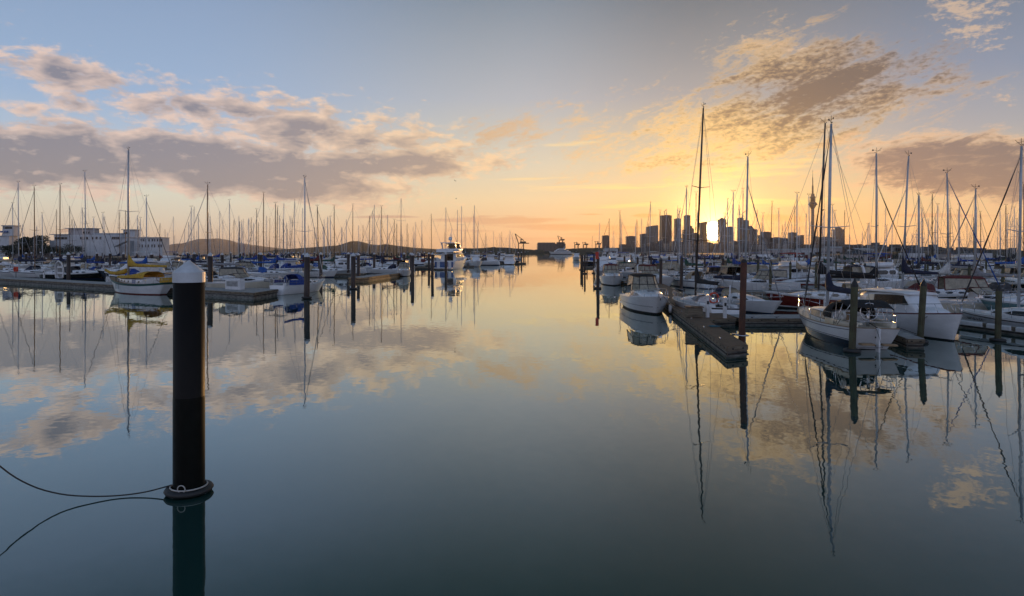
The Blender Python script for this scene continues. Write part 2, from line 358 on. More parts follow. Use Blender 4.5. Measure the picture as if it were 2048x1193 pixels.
# ------------------------------------------------------------------ water
def water_mat():
    m = bpy.data.materials.new('sea water'); m.use_nodes = True; nt = m.node_tree; b = nt.nodes['Principled BSDF']
    b.inputs['Base Color'].default_value = (.020, .075, .066, 1); b.inputs['Roughness'].default_value = .015; b.inputs['IOR'].default_value = 1.68
    b.inputs['Specular IOR Level'].default_value = .5
    g = nt.nodes.new('ShaderNodeNewGeometry'); tot = None
    def vm(op, a, bb):
        n = nt.nodes.new('ShaderNodeVectorMath'); n.operation = op
        for i, v in enumerate((a, bb)):
            if hasattr(v, 'links') or isinstance(v, bpy.types.NodeSocket): nt.links.new(v, n.inputs[i])
            elif op == 'SCALE' and i == 1: n.inputs['Scale'].default_value = v
            else: n.inputs[i].default_value = v
        return n.outputs[0]
    for sc, amp, st in ((.55, .012, (1, .7, 1)), (3.4, .026, (1, 1, 1)), (.09, .004, (1, 1, 1))):
        mp = nt.nodes.new('ShaderNodeMapping'); mp.inputs['Scale'].default_value = st; nt.links.new(g.outputs['Position'], mp.inputs[0])
        n = nt.nodes.new('ShaderNodeTexNoise'); n.inputs['Scale'].default_value = sc; n.inputs['Detail'].default_value = 2; nt.links.new(mp.outputs[0], n.inputs['Vector'])
        d = vm('SUBTRACT', n.outputs['Color'], (.5, .5, .5)); d = vm('MULTIPLY', d, (amp, amp, 0))
        if sc > 2:                                  # the small ripples come in patches
            pn = nt.nodes.new('ShaderNodeTexNoise'); pn.inputs['Scale'].default_value = .05; nt.links.new(g.outputs['Position'], pn.inputs['Vector'])
            mr = nt.nodes.new('ShaderNodeMapRange'); mr.inputs[1].default_value = .35; mr.inputs[2].default_value = .65; mr.inputs[3].default_value = .35; mr.inputs[4].default_value = 1.0; nt.links.new(pn.outputs['Fac'], mr.inputs[0])
            s_ = nt.nodes.new('ShaderNodeVectorMath'); s_.operation = 'SCALE'; nt.links.new(d, s_.inputs[0]); nt.links.new(mr.outputs[0], s_.inputs['Scale']); d = s_.outputs[0]
        tot = d if tot is None else vm('ADD', tot, d)
    nn = nt.nodes.new('ShaderNodeVectorMath'); nn.operation = 'ADD'; nt.links.new(tot, nn.inputs[0]); nn.inputs[1].default_value = (0, 0, 1)
    no = nt.nodes.new('ShaderNodeVectorMath'); no.operation = 'NORMALIZE'; nt.links.new(nn.outputs[0], no.inputs[0])
    # mirror share grows towards grazing view, as on still water; the body below is dim green
    nt.nodes.remove(b); df = nt.nodes.new('ShaderNodeBsdfDiffuse'); df.inputs[0].default_value = (.012, .046, .040, 1)
    gl = nt.nodes.new('ShaderNodeBsdfGlossy'); gl.inputs['Roughness'].default_value = .012; gl.inputs[0].default_value = (.93, 1, .985, 1); nt.links.new(no.outputs[0], gl.inputs['Normal'])
    lw = nt.nodes.new('ShaderNodeLayerWeight'); lw.inputs['Blend'].default_value = .5
    pw = nt.nodes.new('ShaderNodeMath'); pw.operation = 'POWER'; nt.links.new(lw.outputs['Facing'], pw.inputs[0]); pw.inputs[1].default_value = 3.15
    ma = nt.nodes.new('ShaderNodeMath'); ma.operation = 'MULTIPLY_ADD'; nt.links.new(pw.outputs[0], ma.inputs[0]); ma.inputs[1].default_value = .93; ma.inputs[2].default_value = .03
    mi = nt.nodes.new('ShaderNodeMixShader'); nt.links.new(ma.outputs[0], mi.inputs[0]); nt.links.new(df.outputs[0], mi.inputs[1]); nt.links.new(gl.outputs[0], mi.inputs[2])
    nt.links.new(mi.outputs[0], nt.nodes['Material Output'].inputs[0])
    return m
w = MB(); w.add([(-14000, -300, 0), (14000, -300, 0), (14000, 14000, 0), (-14000, 14000, 0)], [(0, 1, 2, 3)])
tag(w.build('water', water_mat(), recalc=False), 'calm grey-green harbour water mirroring the sunrise', kind='structure')

# ------------------------------------------------------------------ hulls, decks, cabins
class Hull:
    """x forward (stern -L/2, bow +L/2), y to port, z up from the waterline"""
    def __init__(s, L, B, fs, fm, fb, tr=.7, rake=.09, srake=.04, draft=.45, full=.30, vee=.8, p=2.0, q=.75, wide=.42):
        s.L, s.B, s.fs, s.fm, s.fb, s.tr, s.rake, s.srake, s.draft, s.full, s.vee, s.p, s.q, s.wide = L, B, fs, fm, fb, tr, rake, srake, draft, full, vee, p, q, wide
    def hb(s, t):
        if t < s.wide: return s.B/2*(s.tr+(1-s.tr)*sin(pi/2*t/s.wide))
        return s.B/2*max(0.0, (1-((t-s.wide)/(1-s.wide))**s.p))**s.q
    def sheer(s, t):
        return s.fs*(1-t)*(1-2*t)*1 + s.fm*4*t*(1-t)*1.0 + s.fb*t*(2*t-1) if True else 0
    def exp(s, t): return s.full+(s.vee-s.full)*max(0, (t-.35)/.65)**1.5
    def pt(s, t, z, side=1, off=0):
        sh = s.sheer(t); d = s.draft*(1-.55*max(0, (t-.5)*2)**2)*(1-.25*(1-min(1, t*3)))
        v = max(0, min(1.05, (z+d)/(sh+d))); y = s.hb(t)*v**s.exp(t)
        x = -s.L/2+s.L*t
        k = z/max(.1, s.fb)
        x += s.rake*s.L*(k-1)*max(0, (t-.55)/.45)**2.2 + s.srake*s.L*(1-min(1.0, z/max(.1, s.fs)))*max(0, 1-t*5)
        return Vector((x, side*(y+off), z))
    def tx(s, x): return max(0, min(1, (x+s.L/2)/s.L))
    def build(s, parent, mats, boot=.10, stripe=.10, n=22, name='hull', anti_z=.02):
        """mats: antifouling, boot top, topsides, sheer stripe"""
        mb = MB(); ts = [i/n for i in range(n+1)]; ts = [t if t < .7 else .7+.3*(1-max(0, 1-(t-.7)/.3)**1.4) for t in ts]
        nr = 5
        def zs(t):
            sh = s.sheer(t); d = s.draft*.8
            a = [-d, -.12, anti_z, anti_z+boot]; top = sh-stripe
            a += [anti_z+boot+(top-anti_z-boot)*k/nr for k in range(1, nr+1)]; a += [sh]; return a
        ml = [0, 0, 1]+[2]*nr+[3]
        for side in (1, -1):
            rows = [[s.pt(t, z, side) for z in zs(t)] for t in ts]
            k = len(rows[0])
            for i in range(len(rows)-1):
                for j in range(k-1):
                    mb.add([rows[i][j], rows[i+1][j], rows[i+1][j+1], rows[i][j+1]], [(0, 1, 2, 3)], ml[j], True)
        z0 = zs(0)
        for j in range(len(z0)-1):
            mb.add([s.pt(0, z0[j], 1), s.pt(0, z0[j], -1), s.pt(0, z0[j+1], -1), s.pt(0, z0[j+1], 1)], [(0, 1, 2, 3)], ml[j], False)
        o = mb.build(name, mats, parent); s.o = o
        return o
    def deck(s, parent, m='deck', t0=0.0, t1=1.0, drop=.03, camber=.06, name='deck', rail='white', n=20):
        mb = MB(); rings = []
        for i in range(n+1):
            t = t0+(t1-t0)*i/n; z = s.sheer(t)-drop; y = s.pt(t, z).y-.004; x = s.pt(t, z).x
            rings.append([(x, y, z), (x, y*.5, z+camber*.75*min(1, y)), (x, 0, z+camber*min(1, y)), (x, -y*.5, z+camber*.75*min(1, y)), (x, -y, z)])
        mb.loft(rings, closed=False, mi=0)
        for side in (1, -1):
            mb.tube([s.pt(t0+(t1-t0)*i/n, s.sheer(t0+(t1-t0)*i/n), side) + Vector((0, 0, .012)) for i in range(n+1)], .022, 5, 1)
        mb.tube([s.pt(0, s.sheer(0), 1)+Vector((0, 0, .01)), s.pt(0, s.sheer(0), -1)+Vector((0, 0, .01))], .022, 5, 1)
        return mb.build(name, [m, rail], parent)

class Cabin:
    """st: list of (x, half width at foot, foot z, height); tum = how far the side leans in over the height"""
    def __init__(s, st, tum=.16, crown=.10, rnd=.10): s.st, s.tum, s.crown, s.rnd = st, tum, crown, rnd
    def at(s, x):
        st = s.st
        for a, b in zip(st, st[1:]):
            if x <= b[0]+1e-9:
                k = max(0, min(1, (x-a[0])/(b[0]-a[0]) if b[0] > a[0] else 0)); return [a[i]+(b[i]-a[i])*k for i in (1, 2, 3)]
        return list(st[-1][1:])
    def side(s, x, v, sd=1, off=0.0):
        w, z0, h = s.at(x); return Vector((x, sd*(w-s.tum*h*v+off), z0+h*v))
    def ring(s, x):
        w, z0, h = s.at(x); r = min(s.rnd, h*.4, w*.4); wt = w-s.tum*h; pts = []
        half = [(w, z0-.05), (w-s.tum*(h-r), z0+h-r), (wt-.3*r, z0+h-.3*r), (wt-r, z0+h), (wt*.5, z0+h+s.crown*.7*min(1, h*2)), (0, z0+h+s.crown*min(1, h*2))]
        pts = [(x, y, z) for y, z in half]+[(x, -y, z) for y, z in half[:-1][::-1]]
        return pts
    def build(s, parent, m='white', name='cabin', n=None):
        mb = MB(); xs = []
        for a, b in zip(s.st, s.st[1:]):
            k = max(1, int(abs(b[0]-a[0])/.5)); xs += [a[0]+(b[0]-a[0])*i/k for i in range(k)]
        xs.append(s.st[-1][0])
        mb.loft([s.ring(x) for x in xs], closed=True, mi=0)
        return mb.build(name, m, parent)
    def window(s, parent, poly, sd=1, m='glass', name='window', off=.008):
        """poly: (x, v) corners on the cabin side"""
        xs = sorted({round(x, 4) for x, v in poly} | {round(a[0], 4) for a in s.st if min(p[0] for p in poly) < a[0] < max(p[0] for p in poly)})
        full = []
        for a, b in zip(xs, xs[1:]):
            k = max(1, int((b-a)/.35)); full += [a+(b-a)*i/k for i in range(k)]
        full.append(xs[-1]); n = len(poly); cols = []
        for x in full:
            vs = []
            for (xa, va), (xb, vb) in zip(poly, poly[1:]+poly[:1]):
                if min(xa, xb)-1e-4 <= x <= max(xa, xb)+1e-4:
                    vs += [va, vb] if abs(xa-xb) < 1e-4 else [va+(vb-va)*max(0, min(1, (x-xa)/(xb-xa)))]
            h_ = s.at(x)[2]; top = 1-min(s.rnd, h_*.4)/max(.01, h_); a, b = min(min(vs), top), min(max(vs), max(top, .9)); cols.append((x, a, b))
        mb = MB(); o_ = [[s.side(x, a+(b-a)*k/3, sd, off) for k in range(4)] for x, a, b in cols]; q_ = [[s.side(x, a+(b-a)*k/3, sd, -.03) for k in range(4)] for x, a, b in cols]
        mb.loft(o_, closed=False, smooth=False); mb.loft([[a[0], b[0]] for a, b in zip(o_, q_)], closed=False, smooth=False); mb.loft([[a[3], b[3]] for a, b in zip(o_, q_)], closed=False, smooth=False)
        mb.loft([o_[0], q_[0]], closed=False, smooth=False); mb.loft([o_[-1], q_[-1]], closed=False, smooth=False)
        return mb.build(name, m, parent)
def rr(x0, x1, v0, v1, k=.25, slant=0.0):
    """rounded window outline; slant shifts the upper edge along x"""
    a = (x1-x0)*k*.5; b = (v1-v0)*k; o = []
    for (x, v) in ((x0+a, v0), (x1-a, v0), (x1, v0+b), (x1, v1-b), (x1-a, v1), (x0+a, v1), (x0, v1-b), (x0, v0+b)):
        o.append((x+slant*(v-v0)/(v1-v0), v))
    return o
def arch(mb, x, w, z0, h, mi=0, n=10, flat=.6):
    r = []
    for i in range(n+1):
        a = pi*i/n; c, s_ = cos(a), sin(a)
        r.append((x, w*(abs(c)**flat)*(1 if c > 0 else -1), z0+h*s_**flat))
    return r
def hood(parent, st, m, name='dodger', thick=.03, n=10, win=None, flat=.6):
    """canvas hood: st list of (x, half width, foot z, height), open at the after end"""
    mb = MB(); out = [arch(mb, *a, n=n, flat=flat) for a in st]; inn = [arch(mb, a[0], a[1]-thick, a[2], max(.02, a[3]-thick), n=n, flat=flat) for a in st]
    mb.loft(out, closed=False); mb.loft(inn, closed=False)
    for e in (0, -1):
        k = len(out[e]); mb.add(out[e]+inn[e], [(i, i+1, k+i+1, k+i) for i in range(k-1)], 0)
    return mb.build(name, m, parent)
def railing(parent, H_, t0=.04, t1=.93, n=6, h=.58, pulpit=True, push=True, r=.013, name='rail', m='steel'):
    mb = MB()
    def dp(t, s_, z=0): p = H_.pt(t, H_.sheer(t), s_); return Vector((p.x, p.y*.96, p.z+z))
    for s_ in (1, -1):
        ps = [t0+(t1-t0)*i/n for i in range(n+1)]
        for t in ps: mb.tube([dp(t, s_), dp(t, s_, h)], r, 5)
        for hh in (h, h*.5): mb.tube([dp(t, s_, hh) for t in ps], r*.6, 4)
    if pulpit:
        b = H_.pt(1, H_.sheer(1)); 
        for hh in (h*1.05, h*.55):
            mb.tube([dp(t1, 1, hh), dp(.97, 1, hh)+Vector((.1, .05, .02)), b+Vector((.12, 0, hh+.03)), dp(.97, -1, hh)+Vector((.1, -.05, .02)), dp(t1, -1, hh)], r*1.2, 6)
        mb.tube([b+Vector((-.2, 0, 0)), b+Vector((.12, 0, h*1.05))], r, 5)
    if push:
        for hh in (h, h*.5): mb.tube([dp(.1, 1, hh), dp(.0, 1, hh)+Vector((0, -.15, 0)), dp(0, -1, hh)+Vector((0, .15, 0)), dp(.1, -1, hh)], r*1.2, 6)
    return mb.build(name, m, parent)

def rig(parent, H_, mx, top, mm='alloy', spr=(.5,), boom_z=1.7, boom_l=.42, cover='navy', jib='navy', back=True, mr=.075, dz=None, cov_rise=1.0, jib_frac=.96, boom_m='alloy', wid=None):
    """mast with spreaders and masthead gear, wires, boom, sail cover and furled headsail"""
    L = H_.L; tb = H_.tx(mx); z0 = dz if dz is not None else H_.sheer(tb); hb = wid or H_.hb(tb)*.92
    mb = MB(); mb.tube([(mx, 0, z0-.2), (mx, 0, z0+(top-z0)*.7), (mx-.02, 0, top)], [mr, mr, mr*.72], 8)
    mast = mb.build('mast', mm, parent)
    tips = []
    for k, fr in enumerate(spr):
        z = z0+(top-z0)*fr; w_ = hb*(.85-.22*k); tips.append((w_, z))
        s = MB(); s.tube([(mx-.12, -w_, z+.10), (mx, 0, z), (mx-.12, w_, z+.10)], [.02, .035, .02], 6); s.build('spreader', mm, mast)
    g = MB(); g.tube([(mx, 0, top), (mx, 0, top+.45)], .012, 5); g.tube([(mx-.28, 0, top+.25), (mx+.30, 0, top+.22)], .010, 4)
    g.tube([(mx, 0, top+.05), (mx+.35, 0, top+.40)], .012, 4); g.box((mx-.26, 0, top+.25), (.12, .015, .10)); g.lathe([(.0, 0), (.035, .02), (.035, .06), (0, .08)], 6, (mx-.1, 0, top+.02))
    g.build('masthead_gear', 'rubber', mast)
    wi = MB(); r = .010
    bow = H_.pt(.985, H_.sheer(.985)); bx = bow.x
    jt = z0+(top-z0)*jib_frac
    wi.tube([(bx, 0, bow.z), (mx, 0, jt)], r, 4)
    if back: wi.tube([(-L/2+.1, 0, H_.sheer(0)), (mx, 0, top)], r, 4)
    for sd in (1, -1):
        p = [(mx-.05, sd*hb, z0)]+[(mx-.12, sd*w_, z+.1) for w_, z in tips]+[(mx, 0, top-.05)]
        wi.tube(p, r, 4)
        wi.tube([(mx-.35, sd*hb*.97, z0), (mx, 0, tips[0][1])], r*.9, 4)
    wi.build('rigging', 'wire', parent)
    if jib:
        a = Vector((bx-.03, 0, bow.z+.15)); b = Vector((mx+.06, 0, jt-.3)); j = MB(); n = 9
        j.tube([a+(b-a)*i/n for i in range(n+1)], [(.028+.010*sin(i*2.1)+.022*(1-i/n)) if 0 < i < n else .015 for i in range(n+1)], 5)
        j.build('furled_headsail', 'c_'+jib if 'c_'+jib in M else jib, parent)
    bl = L*boom_l; zb = z0+boom_z
    bm_ = MB(); bm_.tube([(mx-.05, 0, zb), (mx-bl, 0, zb+.04)], .05, 6); bm_.tube([(mx-.1, 0, zb-.7), (mx-.9, 0, zb)], .025, 5)
    bm_.build('boom', boom_m, parent)
    if cover:
        c = MB(); rings = []; n = 14; rnd = random.Random(int(L*100+top*10))
        for i in range(n+1):
            u = i/n; x = mx+.10-(bl+.05)*u
            ht = .22+.18*(1-u)+cov_rise*max(0, 1-u*4.2)**1.6+rnd.uniform(-.02, .02)
            wd = (.16-.07*u)*(1 if 0 < i < n else .6)+rnd.uniform(-.012, .012)
            zz = zb-.10+.04*u
            rings.append([(x, 0, zz), (x, wd*.8, zz+ht*.12), (x, wd, zz+ht*.4), (x, wd*.55, zz+ht*.8), (x, 0, zz+ht), (x, -wd*.55, zz+ht*.8), (x, -wd, zz+ht*.4), (x, -wd*.8, zz+ht*.12)])
        c.loft(rings); c.build('sail_cover', 'c_'+cover, parent)
    return mast
def lifebuoy(parent, c, m='orange', ax='x', R_=.27, name='lifebuoy'):
    mb = MB(); mb.torus(c, R_, .065, ax, 16, 8); return mb.build(name, m, parent)
def outboard(parent, x, y, z, m='rubber', name='outboard_motor'):
    mb = MB(); mb.bbox((x, y, z+.35), (.34, .26, .36), .06); mb.box((x, y, z-.15), (.12, .09, .7)); mb.box((x-.05, y, z-.45), (.3, .05, .12)); return mb.build(name, m, parent)

def sailboat(kind='sailboat', L=9.5, B=3.0, f=(.95, .90, 1.25), tr=.72, top=13.5, mxf=.06, hull='white', anti='antifoul_b', boot='stripe_n', stripe='stripe_n', cover='navy', jib='white', dodger='navy',
             spr=(.48,), mm='alloy', ch=.42, cabin='white', deck='deck', rails=True, win=4, rake=.10, srake=-.02, biminis=None, outb=False, buoy=None, p=2.0, boom_z=1.55, win_m='glass', rise=.9, jib_frac=.96):
    o = empty(kind); h = Hull(L, B, f[0], f[1], f[2], tr=tr, rake=rake, srake=srake, p=p)
    h.build(o, [anti, boot, hull, stripe]); h.deck(o, deck)
    mx = L*mxf; x0, x1 = -L*.16, L*.29
    dz = lambda x: h.sheer(h.tx(x))-.03
    w_ = lambda x, k=.62: h.hb(h.tx(x))*k
    st = [(x0, w_(x0), dz(x0), ch+.12), (x0+.25, w_(x0), dz(x0), ch+.14), (mx, w_(mx), dz(mx), ch), (x1-1.0, w_(x1-1.0, .6), dz(x1-1), ch*.72), (x1, w_(x1, .45), dz(x1), .05)]
    c = Cabin(st, tum=.35, crown=.08); c.build(o, cabin)
    if win:
        for sd in (1, -1):
            if win == 4:
                for k in range(3):
                    a = x0+.45+k*.95; c.window(o, rr(a, a+.62, .32, .74, .5), sd, win_m)
            elif win == 2: c.window(o, [(x0+.5, .3), (mx+.3, .34), (mx+.75, .5), (mx+.2, .74), (x0+.7, .78)], sd, win_m)
            else: c.window(o, rr(x0+.5, mx+.2, .3, .74, .3), sd, win_m)
    # cockpit: coaming, and a flat dark sheet painted as the well's shade
    mb = MB(); xa, xb = -L*.47, x0
    for sd in (1, -1): mb.loft([[(x, sd*(w_(x, .72)), dz(x)), (x, sd*(w_(x, .70)), dz(x)+.24), (x, sd*(w_(x, .60)), dz(x)+.26), (x, sd*(w_(x, .56)), dz(x)+.01)] for x in [xa+(xb-xa)*i/5 for i in range(6)]], closed=True)
    mb.add([(xa+.1, w_(xa, .52), dz(xa)+.07), (xb, w_(xb, .52), dz(xb)+.07), (xb, -w_(xb, .52), dz(xb)+.07), (xa+.1, -w_(xa, .52), dz(xa)+.07)], [(0, 1, 2, 3)], 1)
    mb.build('cockpit', [cabin, 'dark'], o)
    if dodger:
        wd = w_(x0)*1.06; z = dz(x0)
        hood(o, [(x0+.95, wd*.85, z+ch, .06), (x0+.6, wd*.95, z+.25, ch+.22), (x0+.15, wd, z+.15, ch+.60), (x0-.55, wd, z+.15, ch+.62)], 'c_'+dodger)
    if biminis: hood(o, [(-L*.22, B*.34, f[0]+1.55, .16), (-L*.33, B*.36, f[0]+1.6, .22), (-L*.46, B*.34, f[0]+1.55, .16)], 'c_'+biminis, 'bimini')
    rig(o, h, mx, top, mm, spr, boom_z, cover=cover, jib=jib, dz=dz(mx)+ch*.8, cov_rise=rise, jib_frac=jib_frac, wid=h.hb(h.tx(mx))*.9)
    if rails: railing(o, h)
    if outb: outboard(o, -L/2-.18, -B*.15, .55)
    if buoy: lifebuoy(o, (-L/2-.02, B*.22, f[0]+.45), buoy)
    wh = MB(); wh.torus((-L*.36, 0, f[0]+.55), .38, .018, 'x', 18, 5); wh.tube([(-L*.36+.05, 0, f[0]), (-L*.36+.05, 0, f[0]+.6)], .05, 6); wh.build('wheel', 'steel', o)
    o['_h'] = 0; del o['_h']
    HULLS[o.name] = h
    return o
HULLS = {}

def cruiser(kind='motor_cruiser', L=8.5, B=2.9, hull='white', stripe='stripe_n', anti='antifoul_k', canvas='navy', arch_=False, win='glass_lit', top_h=1.0, f=(1.0, 1.05, 1.35), fly=False, buoy=None, swim=True):
    """planing express cruiser: fore deck, raked screen, canvas top over the cockpit"""
    o = empty(kind); h = Hull(L, B, *f, tr=.90, rake=.13, srake=-.03, full=.22, vee=.75, p=2.6, q=.72, wide=.35); h.build(o, [anti, stripe, hull, 'white']); h.deck(o, 'white', camber=.08)
    dz = lambda x: h.sheer(h.tx(x))-.03
    w_ = lambda x, k=.62: h.hb(h.tx(x))*k
    xs = L*.02                                                     # foot of the screen
    st = [(-L*.10, w_(-L*.1, .84), dz(0), .52), (xs, w_(xs, .82), dz(xs), .52), (L*.16, w_(L*.16, .76), dz(L*.16), .40), (L*.27, w_(L*.27, .7), dz(L*.27), .24), (L*.38, w_(L*.38, .6), dz(L*.38), .04)]
    c = Cabin(st, tum=.5, crown=.10, rnd=.12); c.build(o, 'white', 'foredeck')
    for sd in (1, -1): c.window(o, [(-L*.06, .25), (L*.10, .25), (L*.17, .45), (L*.10, .72), (-L*.05, .74)], sd, 'glass')
    hz = MB(); hz.bbox((L*.14, 0, dz(L*.14)+.49), (.55, .5, .05), .02); hz.build('hatch', 'glass', o)
    wz = dz(xs)+.50; hw = w_(xs, .74)
    # raked screen that wraps round
    sc = MB(); fr = MB(); base = []; topr = []
    pts = [(-L*.10, -hw), (-L*.02, -hw), (xs+.35, -hw*.62), (xs+.5, 0), (xs+.35, hw*.62), (-L*.02, hw), (-L*.10, hw)]
    sh_ = .46
    for (x, y) in pts: base.append(Vector((x, y, wz))); topr.append(Vector((x-.42, y*.90, wz+sh_)))
    sc.loft([base, topr], closed=False, smooth=False); sc.build('windscreen', win, o)
    for i in range(len(pts)): fr.tube([base[i], topr[i]], .022, 5)
    fr.tube(topr, .022, 5); fr.tube(base, .018, 5); fr.build('screen_frame', 'rubber' if not fly else 'white', o)
    if not fly:
        # canvas with vinyl panels: windowed walls, then the hood
        b2 = [Vector((x-.46, y*.90, wz+sh_+.01)) for x, y in pts[1:-1]]; x_aft = -L*.34
        b2 = [Vector((x_aft, -hw*.92, wz+sh_-.25))]+b2+[Vector((x_aft, hw*.92, wz+sh_-.25))]
        t2 = [Vector((p.x-(.25 if 0 < i < len(b2)-1 else 0), p.y*.86, wz+sh_+top_h*.62)) for i, p in enumerate(b2)]
        cw = MB(); cw.loft([b2, t2], closed=False, smooth=False); cw.build('vinyl_panel', win, o)
        cf = MB(); 
        for a, b in zip(b2, t2): cf.tube([a, b], .032, 5)
        cf.tube(b2, .03, 5); cf.tube(t2, .04, 5); cf.build('canvas_frame', 'c_'+canvas, o)
        zt = wz+sh_+top_h*.60; a = hw*.80
        hd = MB(); hd.loft([arch(hd, x, w2, zt, hh, flat=.7) for x, w2, hh in ((xs+.02-.3, a*.62, .04), (xs-.5, a*.98, .16), (-L*.15, a, .20), (-L*.28, a, .18), (x_aft, a*.98, .06))], closed=False)
        hd.loft([[(x, -w2, zt-.005), (x, w2, zt-.005)] for x, w2 in ((xs-.28, a*.6), (xs-.5, a*.98), (x_aft, a*.98))], closed=False); hd.build('canvas_top', 'c_'+canvas, o)
    else:
        st2 = [(-L*.30, w_(-L*.3, .80), dz(-L*.3), 1.55), (-L*.08, w_(-.8, .80), dz(-.8), 1.55), (L*.02, w_(0, .78), dz(0), 1.50), (L*.13, w_(L*.13, .72), dz(L*.13), .5)]
        c2 = Cabin(st2, tum=.16, crown=.08, rnd=.14); c2.build(o, 'white', 'saloon')
        for sd in (1, -1):
            c2.window(o, rr(-L*.27, -L*.10, .55, .86, .3), sd); c2.window(o, rr(-L*.085, L*.015, .55, .86, .3), sd)
        fb_ = MB(); z = dz(0)+1.6; fb_.loft([[(x, -y, zz), (x, y, zz), (x, y*1.04, zz+hh), (x, -y*1.04, zz+hh)] for x, y, zz, hh in ((-L*.42, B*.38, z, .10), (-L*.28, B*.40, z, .12), (-L*.26, B*.40, z, .55), (-L*.05, B*.36, z+.02, .6), (L*.02, B*.24, z+.04, .35))]); fb_.build('flybridge', 'white', o)
        hd = MB(); hd.loft([arch(hd, x, B*.33, z+1.55, hh, flat=.7) for x, hh in ((-L*.04, .04), (-L*.12, .16), (-L*.25, .15), (-L*.30, .05))], closed=False); hd.build('bimini', 'c_'+canvas, o)
        ps = MB()
        for sd in (1, -1):
            for x in (-L*.06, -L*.27): ps.tube([(x, sd*B*.32, z+.4), (x, sd*B*.32, z+1.58)], .02, 5)
        ps.build('bimini_frame', 'steel', o)
        fw = MB(); fw.add([(L*.115, -.9, dz(0)+.62), (L*.115, .9, dz(0)+.62), (L*.03, .86, dz(0)+1.42), (L*.03, -.86, dz(0)+1.42)], [(0, 1, 2, 3)]); fw.build('front_window', 'glass', o, recalc=False)
    if arch_:
        ar = MB(); x = -L*.22; z = dz(x); zt = wz+sh_+top_h*.8 if not fly else z+3.0
        ar.loft([[(x-.15+dx_, y, zz), (x+.15+dx_, y, zz), (x+.12+dx_, y*.97, zz), (x-.12+dx_, y*.97, zz)] for y, zz, dx_ in ((B*.43, z, .3), (B*.40, zt-.2, 0), (B*.33, zt, -.05), (-B*.33, zt, -.05), (-B*.40, zt-.2, 0), (-B*.43, z, .3))], smooth=False)
        ar.lathe([(0, 0), (.26, .02), (.26, .16), (.1, .24), (0, .25)], 12, (x, 0, zt+.05)); ar.tube([(x, .5, zt), (x-.2, .5, zt+1.3)], .012, 4)
        ar.build('radar_arch', 'white', o)
    # bow rail
    rl = MB(); 
    def dp(t, s_, zz): p = h.pt(t, h.sheer(t), s_); return Vector((p.x, p.y*.93, p.z+zz))
    ts = [.45, .55, .65, .75, .84, .92, .98]
    hts = [.12, .42, .5, .52, .54, .56, .56]
    for s_ in (1, -1):
        rl.tube([dp(t, s_, z_) for t, z_ in zip(ts, hts)]+[h.pt(1, h.sheer(1), 1)+Vector((.05, 0, .56))], .017, 6)
        for t, z_ in list(zip(ts, hts))[1:]: rl.tube([dp(t+.015, s_, .0), dp(t, s_, z_)], .013, 5)
    rl.build('bow_rail', 'steel', o)
    an = MB(); b = h.pt(1, h.sheer(1)); an.box((b.x+.02, 0, b.z+.03), (.5, .16, .06)); an.tube([(b.x+.2, 0, b.z+.02), (b.x+.05, 0, b.z-.25)], .03, 5); an.box((b.x-.05, 0, b.z+.12), (.2, .2, .14)); an.build('anchor', 'steel', o)
    if swim:
        sp = MB(); sp.bbox((-L/2-.38, 0, .30), (.8, B*.78, .10), .03); sp.build('swim_platform', 'white', o)
        ld = MB(); 
        for y in (.12, .42): ld.tube([(-L/2-.80, -y-.3, .1), (-L/2-.80, -y-.3, 1.0)], .014, 5)
        ld.build('boarding_ladder', 'steel', o)
    if buoy: lifebuoy(o, (-L/2-.02, B*.25, f[0]+.35), buoy)
    HULLS[o.name] = h
    return o

# ------------------------------------------------------------------ piles
def pile_proto(kind, r, h, shaft, capm, cap_h=.22, collar=False, cyl=.16, n=16, square=False, tipr=.04):
    o = empty(kind); mb = MB()
    mb.lathe([(r, -.8), (r, 0), (r, .35), (r, h-cap_h-cyl)], n, smooth=not square); mb.build('shaft', shaft, o)
    c = MB(); c.lathe([(r*1.035, h-cap_h-cyl), (r*1.035, h-cap_h), (tipr, h-.02), (tipr*.6, h)], n, smooth=False)
    c.build('cap', capm, o)
    if collar:
        k = MB(); k.torus((0, 0, .10), r+.17, .13, 'z', 20, 8); k.torus((0, 0, .24), r+.05, .02, 'z', 20, 6, 1); k.build('mooring_collar', ['rubber', 'rope_w'], o)
    return o
P_HERO = pile_proto('mooring_pile', .27, 4.33, 'pile_black', 'cap', .22, False, .187, 32)
P_HERO.location = at(378, 985); tag(P_HERO, 'big black sleeved mooring pile with white cone cap standing nearest in the foreground', 'mooring pile')
k = MB(); k.lathe([(.30, .05), (.33, .02), (.40, .03), (.425, .07), (.40, .11), (.35, .125), (.31, .11), (.30, .05)], 32, cap=False); k.build('float_collar', 'rubber', P_HERO)
k = MB(); k.torus((0, 0, .135), .315, .014, 'z', 28, 6); k.torus((.02, -.325, .17), .07, .010, 'y', 14, 5); k.build('rope_loop', 'rope_w', P_HERO)
k = MB(); k.lathe([(.274, -.3), (.2745, 1.75), (.2705, 1.80)], 32, cap=False); k.build('weed_band', 'algae', P_HERO)
